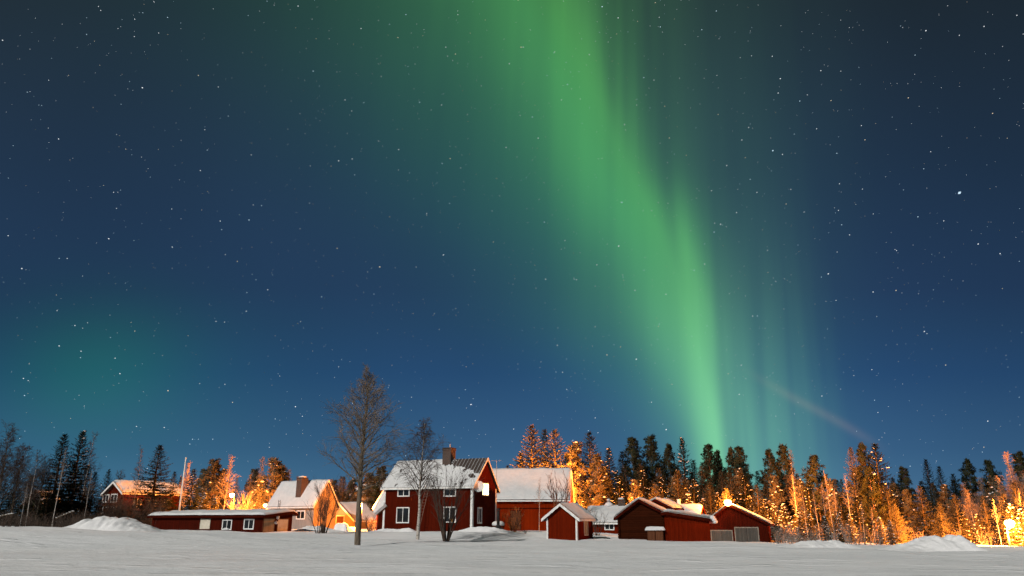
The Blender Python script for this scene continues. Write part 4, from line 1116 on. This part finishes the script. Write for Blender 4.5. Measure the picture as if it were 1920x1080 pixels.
T += [
 ('pine', 0, 1443, 848, 112, 'left pine of the dark group right of the garage', gr, .85),
 ('pine', 2, 1468, 840, 100, 'tall pine in the dark group right of the garage', gr, .9),
 ('snowspruce', 0, 1482, 868, 99, 'spruce with snowy right edge beside the tall pine', gr, .8),
 ('birch', 0, 1481, 842, 96, 'thin bare birch rising beside the snowy-edged spruce', gr, .8),
 ('slimbirch', 0, 1488, 888, 84, 'orange birch stem right of the garage group', gr, 1.0),
 ('pine', 1, 1526, 858, 92, 'dark pine with rounded top in the middle of the right wood', gr, .95),
 ('snowspruce', 1, 1514, 900, 86, 'snowy spruce under the rounded dark pine', gr, 1.2),
 ('slimbirch', 1, 1550, 882, 78, 'tall leaning orange birch right of the rounded dark pine', gr, 1.0),
 ('slimbirch', 2, 1540, 905, 76, 'slender orange birch stem left of the tall leaning birch', gr, .9),
 ('slimbirch', 3, 1562, 915, 77, 'short orange birch stem right of the tall leaning birch', gr, .9),
 ('slimbirch', 0, 1527, 918, 74, 'orange birch stem before the snowy spruce of the right wood', gr, .9),
 ('slimbirch', 1, 1506, 925, 76, 'low orange birch stem nearest the garage', gr, .9),
 ('slimbirch', 2, 1583, 887, 76, 'forked orange birch left of the three tall spruces', gr, 1.1),
 ('frostspruce', 1, 1594, 838, 86, 'left one of the three tall orange-brown spruces', gr, .75),
 ('pine', 0, 1616, 838, 88, 'middle tree of the three tall ones in the right wood', gr, .75),
 ('snowspruce', 2, 1639, 829, 84, 'tallest spruce of the right wood with snow along its right side', gr, 1.05),
 ('pine', 1, 1628, 880, 78, 'pine with bare trunk in front of the tallest spruce', gr, .8),
 ('spruce', 3, 1575, 930, 82, 'low dark spruce between the birch stems', gr, 1.4),
 ('snowspruce', 0, 1605, 930, 76, 'low snowy spruce under the three tall trees', gr, 1.4),
 ('frostspruce', 2, 1660, 910, 78, 'low brown spruce right of the tallest spruce', gr, 1.3),
 ('slimbirch', 3, 1632, 950, 70, 'pale short birch stem at the foot of the tallest spruce', gr, .9),
 ('slimbirch', 0, 1612, 940, 69, 'left pale stem at the foot of the three tall trees', gr, .9),
 ('pine', 2, 1694, 880, 128, 'dark flat-topped pine right of the tallest spruce', gr, 1.0),
 ('spruce', 0, 1735, 860, 126, 'dark pointed spruce left of centre above the right snow pile', gr, .95),
 ('spruce', 1, 1760, 874, 126, 'dark spruce right beside the pointed one above the right snow pile', gr, .95),
 ('spruce', 2, 1786, 888, 128, 'low dark spruce top between taller dark spruces', gr, 1.2),
 ('pine', 0, 1812, 866, 122, 'broad dark conifer above the right end of the snow pile', gr, .95),
 ('pine', 1, 1852, 867, 118, 'dark conifer left of the tall orange birch at the right edge', gr, .85),
 ('pine', 2, 1908, 853, 104, 'dark pine behind the birch at the right edge', gr, .9),
 ('frostspruce', 0, 1723, 910, 78, 'orange frosted spruce with spreading boughs above the snow pile', gr, 1.25),
 ('frostpine', 0, 1700, 925, 82, 'orange pine left of the spreading frosted spruce', gr, .9),
 ('frostspruce', 1, 1788, 925, 76, 'bright orange spruce above the right slope of the snow pile', gr, 1.2),
 ('rimebirch', 0, 1815, 918, 80, 'fan of fine orange twigs left of the street lamp', gr, 1.2),
 ('frostspruce', 2, 1842, 930, 76, 'glaring yellow frosted spruce left of the street lamp', gr, 1.0),
 ('rimebirch', 1, 1874, 893, 77, 'orange birch with slanting stem just left of the street lamp', gr, 1.0),
 ('rimebirch', 2, 1893, 848, 80, 'tall orange birch towering over the street lamp', gr, 1.0),
 ('rimebirch', 0, 1925, 880, 76, 'birch cut off by the right edge', gr, 1.0),
 ('slimbirch', 2, 1862, 935, 71, 'whitened birch stem left of the street lamp', gr, .9),
 ('slimbirch', 1, 1905, 915, 72, 'whitened birch stem right of the street lamp', gr, .9),
 ('slimbirch', 3, 1887, 925, 73, 'glaring slanted birch stem below the street lamp', gr, .9),
 ('frostspruce', 0, 1760, 940, 74, 'small orange spruce behind the middle of the snow pile', gr, 1.3),
 ('frostspruce', 2, 1675, 945, 72, 'small brown-orange spruce at the left end of the snow pile', gr, 1.3),
]
T += [
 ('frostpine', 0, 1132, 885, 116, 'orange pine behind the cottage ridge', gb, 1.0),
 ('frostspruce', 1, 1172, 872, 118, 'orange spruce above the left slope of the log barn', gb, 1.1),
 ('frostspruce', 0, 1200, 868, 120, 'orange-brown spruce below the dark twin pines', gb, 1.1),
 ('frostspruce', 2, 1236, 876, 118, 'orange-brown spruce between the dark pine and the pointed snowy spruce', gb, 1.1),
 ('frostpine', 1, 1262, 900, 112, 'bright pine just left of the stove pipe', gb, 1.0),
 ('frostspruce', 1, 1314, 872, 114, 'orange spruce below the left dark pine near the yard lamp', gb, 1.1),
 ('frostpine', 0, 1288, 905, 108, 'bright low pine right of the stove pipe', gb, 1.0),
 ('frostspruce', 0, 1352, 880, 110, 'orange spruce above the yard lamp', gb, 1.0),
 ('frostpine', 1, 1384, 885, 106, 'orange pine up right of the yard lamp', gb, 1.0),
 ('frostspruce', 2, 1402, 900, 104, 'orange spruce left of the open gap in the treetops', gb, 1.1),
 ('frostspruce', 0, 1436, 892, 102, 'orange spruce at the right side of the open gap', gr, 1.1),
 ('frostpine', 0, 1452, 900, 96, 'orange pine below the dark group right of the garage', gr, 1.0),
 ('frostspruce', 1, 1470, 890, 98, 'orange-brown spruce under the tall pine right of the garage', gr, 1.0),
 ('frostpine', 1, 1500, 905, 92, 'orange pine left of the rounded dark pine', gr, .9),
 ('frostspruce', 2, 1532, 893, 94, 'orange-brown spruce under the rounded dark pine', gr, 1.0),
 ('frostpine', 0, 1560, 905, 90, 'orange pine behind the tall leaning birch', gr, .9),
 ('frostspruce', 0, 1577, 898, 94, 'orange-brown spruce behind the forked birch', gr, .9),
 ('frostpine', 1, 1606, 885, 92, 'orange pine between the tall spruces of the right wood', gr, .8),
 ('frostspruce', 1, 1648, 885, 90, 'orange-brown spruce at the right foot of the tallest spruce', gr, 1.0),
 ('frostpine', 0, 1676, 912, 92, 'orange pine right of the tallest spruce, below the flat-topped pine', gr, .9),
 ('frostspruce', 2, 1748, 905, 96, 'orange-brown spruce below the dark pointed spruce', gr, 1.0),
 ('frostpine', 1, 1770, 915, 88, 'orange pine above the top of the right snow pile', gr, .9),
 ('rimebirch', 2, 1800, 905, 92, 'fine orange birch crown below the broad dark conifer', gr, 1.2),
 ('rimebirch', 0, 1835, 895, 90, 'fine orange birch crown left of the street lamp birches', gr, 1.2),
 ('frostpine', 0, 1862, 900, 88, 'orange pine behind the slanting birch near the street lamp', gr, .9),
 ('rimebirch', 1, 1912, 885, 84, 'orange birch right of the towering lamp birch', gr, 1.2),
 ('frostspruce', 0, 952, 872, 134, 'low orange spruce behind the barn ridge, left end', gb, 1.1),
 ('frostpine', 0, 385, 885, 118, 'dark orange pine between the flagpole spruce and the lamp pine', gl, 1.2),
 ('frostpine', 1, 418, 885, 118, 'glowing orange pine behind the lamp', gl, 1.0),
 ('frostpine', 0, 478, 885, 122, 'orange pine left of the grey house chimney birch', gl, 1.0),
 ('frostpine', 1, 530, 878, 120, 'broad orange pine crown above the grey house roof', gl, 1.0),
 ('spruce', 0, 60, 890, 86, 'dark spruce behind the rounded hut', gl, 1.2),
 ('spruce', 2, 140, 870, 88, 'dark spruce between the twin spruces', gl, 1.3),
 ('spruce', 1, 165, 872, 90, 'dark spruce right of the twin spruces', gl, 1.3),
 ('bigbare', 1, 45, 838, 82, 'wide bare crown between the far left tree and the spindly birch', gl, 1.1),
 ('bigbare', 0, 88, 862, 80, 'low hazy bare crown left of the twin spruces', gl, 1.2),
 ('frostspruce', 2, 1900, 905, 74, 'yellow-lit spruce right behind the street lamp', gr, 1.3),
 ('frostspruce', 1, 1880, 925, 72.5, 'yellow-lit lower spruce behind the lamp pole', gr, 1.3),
 ('young', 0, 1893, 946, 71, 'overexposed low spruce right behind the lamp bulb at the right edge', gr, 1.2),  # added tree, blown out by the lamp to stand for its glow
 ('young', 1, 1912, 955, 71, 'overexposed bushy spruce right of the lamp bulb at the right edge', gr, 1.2),  # also added, spreads the bulb's glow to the right
 ('frostspruce', 2, 1361, 915, 86, 'overexposed spruce right behind the glaring garage lamp', gb, 1.4),  # added close to the lamp so its blown-out boughs form a halo
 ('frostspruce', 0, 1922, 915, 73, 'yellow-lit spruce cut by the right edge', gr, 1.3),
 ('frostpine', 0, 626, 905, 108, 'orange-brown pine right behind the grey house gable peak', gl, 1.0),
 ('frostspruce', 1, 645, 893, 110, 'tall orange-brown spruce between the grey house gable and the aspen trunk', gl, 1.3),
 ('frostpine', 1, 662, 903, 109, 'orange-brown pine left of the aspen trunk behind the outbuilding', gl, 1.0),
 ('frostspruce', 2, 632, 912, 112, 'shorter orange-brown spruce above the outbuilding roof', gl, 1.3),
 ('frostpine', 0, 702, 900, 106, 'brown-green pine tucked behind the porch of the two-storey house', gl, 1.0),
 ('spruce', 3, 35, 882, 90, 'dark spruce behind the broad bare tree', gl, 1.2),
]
for a in T: tree(*a)
ys_ = [(1150, 955, 98, 'behind the cottage vent'), (1318, 935, 104, 'left of the yard lamp'), (1290, 925, 99, 'behind the storehouse roof'), (1345, 925, 102, 'under the pine behind the yard lamp'),
       (1405, 930, 98, 'behind the right garage slope'), (1432, 935, 96, 'beyond the garage eave'), (1450, 945, 93, 'beside the garage corner'), (1468, 945, 92, 'right of the garage corner bush'),
       (1495, 955, 80, 'left of the slender birch stems'), (1518, 965, 78, 'among the left birch stems'), (1545, 968, 76, 'between the leaning birches'), (1572, 960, 75, 'right of the leaning birches'),
       (1592, 965, 73, 'under the forked birch'), (1648, 970, 70, 'at the foot of the tallest spruce'), (1668, 975, 68, 'left of the right snow pile'), (1830, 965, 76, 'left of the glaring spruce'),
       (1870, 985, 75, 'by the street lamp foot'), (1805, 960, 76, 'over the right slope of the snow pile'), (404, 935, 101, 'by the dark spruce at the flagpole'), (385, 925, 99, 'right under the flagpole spruce')]
for i, (px, py, Y, w) in enumerate(ys_):
    tree('young', i % 3, px, py, Y, 'small snow-laden spruce ' + w, 'small snow-laden spruces', 1.1)

# --- the dark depth of the wood, which reads as one mass behind the trees
def far_wood(name, spans, seed, mat):
    global R
    R = random.Random(seed); g = MB(); rr = random.Random(seed + 1)
    (t1, c1, _), (t2, c2, _), (t3, c3, _) = gen_spruce(11, 71, .20, 0, .03, .75), gen_spruce(11, 72, .23, 0, .03, .7), gen_spruce(11, 73, .18, 0, .03, .75)
    for (x0, x1, y0, y1, Y0, Y1, n) in spans:
        for i in range(n):
            px = x0 + (x1 - x0) * (i + rr.random()) / n; Y = rr.uniform(Y0, Y1); p = at(px, rr.uniform(y0, y1), Y); gz = hgt(p.x, Y)
            s = (p.z - gz) / 11; c = rr.choice((c1, c2, c3)); a = rr.uniform(0, 6.28); ca, sa = math.cos(a) * s * 1.25, math.sin(a) * s * 1.25
            g.add([(p.x + x * ca - y * sa, Y + x * sa + y * ca, gz + z * s) for x, y, z in c.v], c.f)
    o = g.build(name, M[mat], None); o['kind'] = 'stuff'
    tag(o, 'dark mass of far conifers closing the gaps behind the nearer trees', 'forest')
far_wood('forest', [(1085, 1420, 868, 905, 140, 165, 26), (1420, 1680, 885, 930, 108, 135, 22), (1670, 1960, 895, 930, 108, 130, 24), (930, 1090, 860, 890, 150, 165, 10), (-40, 210, 915, 945, 125, 150, 16),
                    (230, 420, 905, 930, 132, 150, 14), (420, 720, 918, 940, 140, 160, 20)], 5, 'needle')

# --- undergrowth: thin brush at the foot of the trees
def brush(name, spans, seed, mat, label):
    rr = random.Random(seed); g = MB()
    for (x0, x1, pyb, Y0, Y1, n, h0, h1) in spans:
        for i in range(n):
            Y = rr.uniform(Y0, Y1); px = rr.uniform(x0, x1); x = at(px, 990, Y).x; z = hgt(x, Y); h_ = rr.uniform(h0, h1)
            for k in range(5):
                dx, dy = rr.uniform(-.35, .35) * h_, rr.uniform(-.35, .35) * h_; u = rr.uniform(.6, 1.0)
                b = Vector((x, Y, z - .1)); e = b + Vector((dx, dy, h_ * u)); m_ = b.lerp(e, .5) + Vector((dx * -.12, dy * -.12, 0))
                g.tube([b, m_, e], [.016, .012, .006], 3, False)
                for q in range(3):
                    s = m_.lerp(e, rr.uniform(0, .9)); g.tube([s, s + Vector((rr.uniform(-.25, .25), rr.uniform(-.25, .25), rr.uniform(.05, .3))) * h_], [.008, .004], 3, False)
    o = g.build(name, M[mat], None); tag(o, label, 'undergrowth'); o['kind'] = 'stuff'
brush('undergrowth', [(-20, 200, 985, 68, 84, 240, .5, 2.0), (185, 290, 985, 84, 104, 260, 1.2, 4.6), (280, 420, 985, 92, 108, 130, .8, 3.0)], 8, 'twig', 'dark thin brush along the left wood')
brush('undergrowth', [(1450, 1700, 1025, 67, 84, 150, .5, 2.2), (1680, 1860, 1030, 74, 86, 90, .5, 2.0), (1150, 1440, 1000, 90, 104, 120, 1, 3.0), (430, 500, 985, 98, 112, 80, 1, 3.0), (690, 714, 985, 86, 88, 24, .6, 1.6)], 9, 'rimetwig', 'lamplit thin brush below the wood')

# --- heaps of cleared snow
mound('snow_pile', 'rough snow pile at the left end of the low shed', 128, 303, 966, 1000, 68, 6.0, 3, 'ploughed snow piles', 3)
mound('snow_pile', 'long low snow pile between the garage and the birches', 1455, 1628, 1010, 1026, 62, 5.0, 6, 'ploughed snow piles', 4)
mound('snow_pile', 'high rough snow pile left of the street lamp', 1655, 1848, 1002, 1034, 58, 5.5, 9, 'ploughed snow piles', 3)
mound('snow_drift', 'snow drift against the right corner of the two-storey house', 840, 985, 990, 1001, 78, 2.4, 12, 'drifts by the house', 2, 'snow drift')
mound('snow_drift', 'snow drift under the left end of the two-storey house', 688, 790, 992, 1001, 82, 1.6, 15, 'drifts by the house', 2, 'snow drift')
mound('snow_drift', 'low snow drift before the lamplit gable of the grey house', 545, 650, 988, 999, 84, 4.0, 18, 'drifts by the house', 3, 'snow drift')
# snow-covered hedge blocks by the courtyard
for i, (px, py, Yb, lb) in enumerate([(641, 981, 86, 'square block of cleared snow beside the outbuilding'), (660, 988, 87, 'lower snow block right of the square one')]):
    p = at(px, py, Yb); gz = hgt(p.x, Yb); hh = p.z - gz; g = MB(); n = 12; vs = []
    for j in range(n + 1):
        for k in range(n + 1):
            u, v = k / n * 2 - 1, j / n * 2 - 1; e = (1 - abs(u) ** 6) * (1 - abs(v) ** 6)
            vs.append((u * .8, v * .7, -.3 + (hh + .3) * max(0, e) ** .5 * (1 + .12 * mnoise.noise(Vector((u * 2, v * 2, i))))))
    g.add(vs, [(j * (n + 1) + k, j * (n + 1) + k + 1, (j + 1) * (n + 1) + k + 1, (j + 1) * (n + 1) + k) for j in range(n) for k in range(n)])
    o = g.build('snow_block', M['pile'], None, True); o.location = (p.x, Yb, gz); tag(o, lb, 'snow block', 'cleared snow blocks')

# fallen birch stems at the left edge
for i, (x0, y0, x1, y1, Y, lb) in enumerate([(-10, 971, 26, 963, 68, 'snow-covered fallen stem at the far left edge'), (105, 972, 140, 958, 74, 'thin fallen stem slanting below the twin spruces')]):
    a, b = at(x0, y0, Y), at(x1, y1, Y); r = thing('fallen_stem', lb, 'fallen tree', a, 0, 'fallen stems')
    g = MB(); g.tube([(0, 0, 0), (b - a) * .5 + Vector((0, 0, .05)), b - a], [.07, .06, .03], 6); g.build('trunk', M['bark'], r)
    g = MB()
    for k in range(7): g.blob((b - a) * (k / 7 + .05) + Vector((0, 0, .06)), .22, .05, .035, 0)
    g.build('snow_layer', M['snow'], r, True)

# ------------------------------------------------------------------ stars, far out in space
def stars():
    bright = [(5,75,1),(267,164,1.3),(372,141,.9),(189,19,.8),(677,53,1),(746,70,.9),(761,27,.9),(635,301,1.1),(647,187,.9),(471,290,.8),(204,447,1.2),(110,260,1),(467,412,1.1),(413,414,1),(449,402,.7),(41,503,1.2),(712,500,1.3),
      (831,478,.8),(682,192,.9),(593,72,.7),(559,11,1),(213,360,.8),(221,360,.6),(226,356,.5),(111,484,.8),(126,484,.8),(225,700,1.1),(152,658,1),(111,648,1.1),(151,670,.8),(216,671,1),(315,732,1.3),(436,754,1),(554,762,1.3),
      (883,758,1.5),(891,788,.8),(516,785,.9),(308,801,1),(256,799,.9),(44,709,1),(46,741,1),(53,713,.8),(361,823,1),(356,832,.9),(372,823,.7),(399,823,.9),(505,838,.8),(603,556,1),(480,524,.8),(463,548,.8),(405,602,.8),(155,615,.7),(107,582,.7),
      (1160,461,1.3),(1119,496,1),(1081,524,1),(1023,523,1.1),(1449,282,1.5),(1467,289,1),(1463,147,1.1),(1459,174,1),(1799,361,2.9),(1736,57,1.2),(1845,49,1),(1703,183,1),(1834,457,1.2),(1875,475,1),(1721,406,1),(1553,513,1.3),(1540,519,.8),
      (1637,547,1.1),(1680,544,1.1),(1733,621,1.2),(1738,625,.8),(1773,684,1),(1852,789,1.1),(1249,805,1.4),(1232,98,.0),(1166,379,1.1),(1171,233,1),(1064,158,1),(1129,12,1.2),(1159,33,1),(1238,50,1),(1236,32,.8),(1193,673,1.3),(1138,665,1.1),
      (1126,695,.9),(1045,647,1.1),(1386,739,1),(1541,742,1),(1411,592,.9),(1420,592,1),(1351,420,1.1),(1340,418,.8),(1381,398,1),(1334,357,1),(1207,145,.9),(1260,720,.7),(1116,783,1),(1079,851,1),(1074,825,1),(963,804,1),(1116,612,.9),
      (977,88,1),(981,88,.9),(1040,97,.8),(1105,102,.8),(998,219,.9),(955,119,.9),(949,276,1),(836,88,.8),(854,101,.9),(839,105,.7),(844,297,1),(829,306,.9),(800,400,1),(800,403,.7),(843,381,.9),(832,477,.8),(648,604,.0),(1569,287,0.9),(1539,132,1),
      (1558,188,.9),(1615,235,.9),(1531,241,.9),(1574,344,.9),(1617,354,.8),(1861,212,1),(1745,284,.8),(1732,316,.8),(1572,394,.9),(1578,421,.9),(1474,382,.8),(1439,469,.8),(1391,262,.9),(1409,104,.8),(1448,105,.9),(1344,141,.7)]
    rr = random.Random(17); D = 5000.0
    L = [(px, py, s) for px, py, s in bright if s > 0]
    for _ in range(6500):                       # the fainter ones, over the whole upper sky
        az, u = rr.uniform(-1.25, 1.25), rr.uniform(.02, .93); el = math.asin(u)
        d = Vector((math.sin(az) * math.cos(el), math.cos(az) * math.cos(el), u)); L.append((d, None, min(.95, .26 + .15 * rr.expovariate(1.0))))
    sets = [MB(), MB(), MB()]
    for a, b, s in L:
        d = ray(a, b).normalized() if b is not None else a
        c = d * D; rt = d.cross(Vector((0, 0, 1))).normalized(); up = rt.cross(d)
        tdir = (rt * math.cos(.45 * (1 if d.x < 0 else -1) - .1) - up * math.sin(.45 * (1 if d.x < 0 else -1) - .1)) if abs(d.x) > .1 else rt
        n = d.cross(tdir); r = 2.35 * s
        a1, a2 = tdir * r * 1.5, n * r * 1.05
        g = sets[rr.choices((0, 1, 2), (6, 2.5, 1.5))[0]]
        g.add([c + a1, c - a1, c + a2, c - a2, c + d * r, c - d * r], [(0, 2, 4), (2, 1, 4), (1, 3, 4), (3, 0, 4), (2, 0, 5), (1, 2, 5), (3, 1, 5), (0, 3, 5)])
    root = bpy.data.objects.new('stars', None); COL.objects.link(root); root['kind'] = 'stuff'; tag(root, 'scattered stars across the night sky', 'stars')
    for g, m_ in zip(sets, (emit('white_star', (.92, .96, 1.0), 1.15), emit('blue_star', (.62, .84, 1.0), 1.1), emit('warm_star', (1.0, .80, .55), 1.0))):
        o = g.build('star_points', m_, root); o['kind'] = 'stuff'
        o.visible_shadow = True
stars()
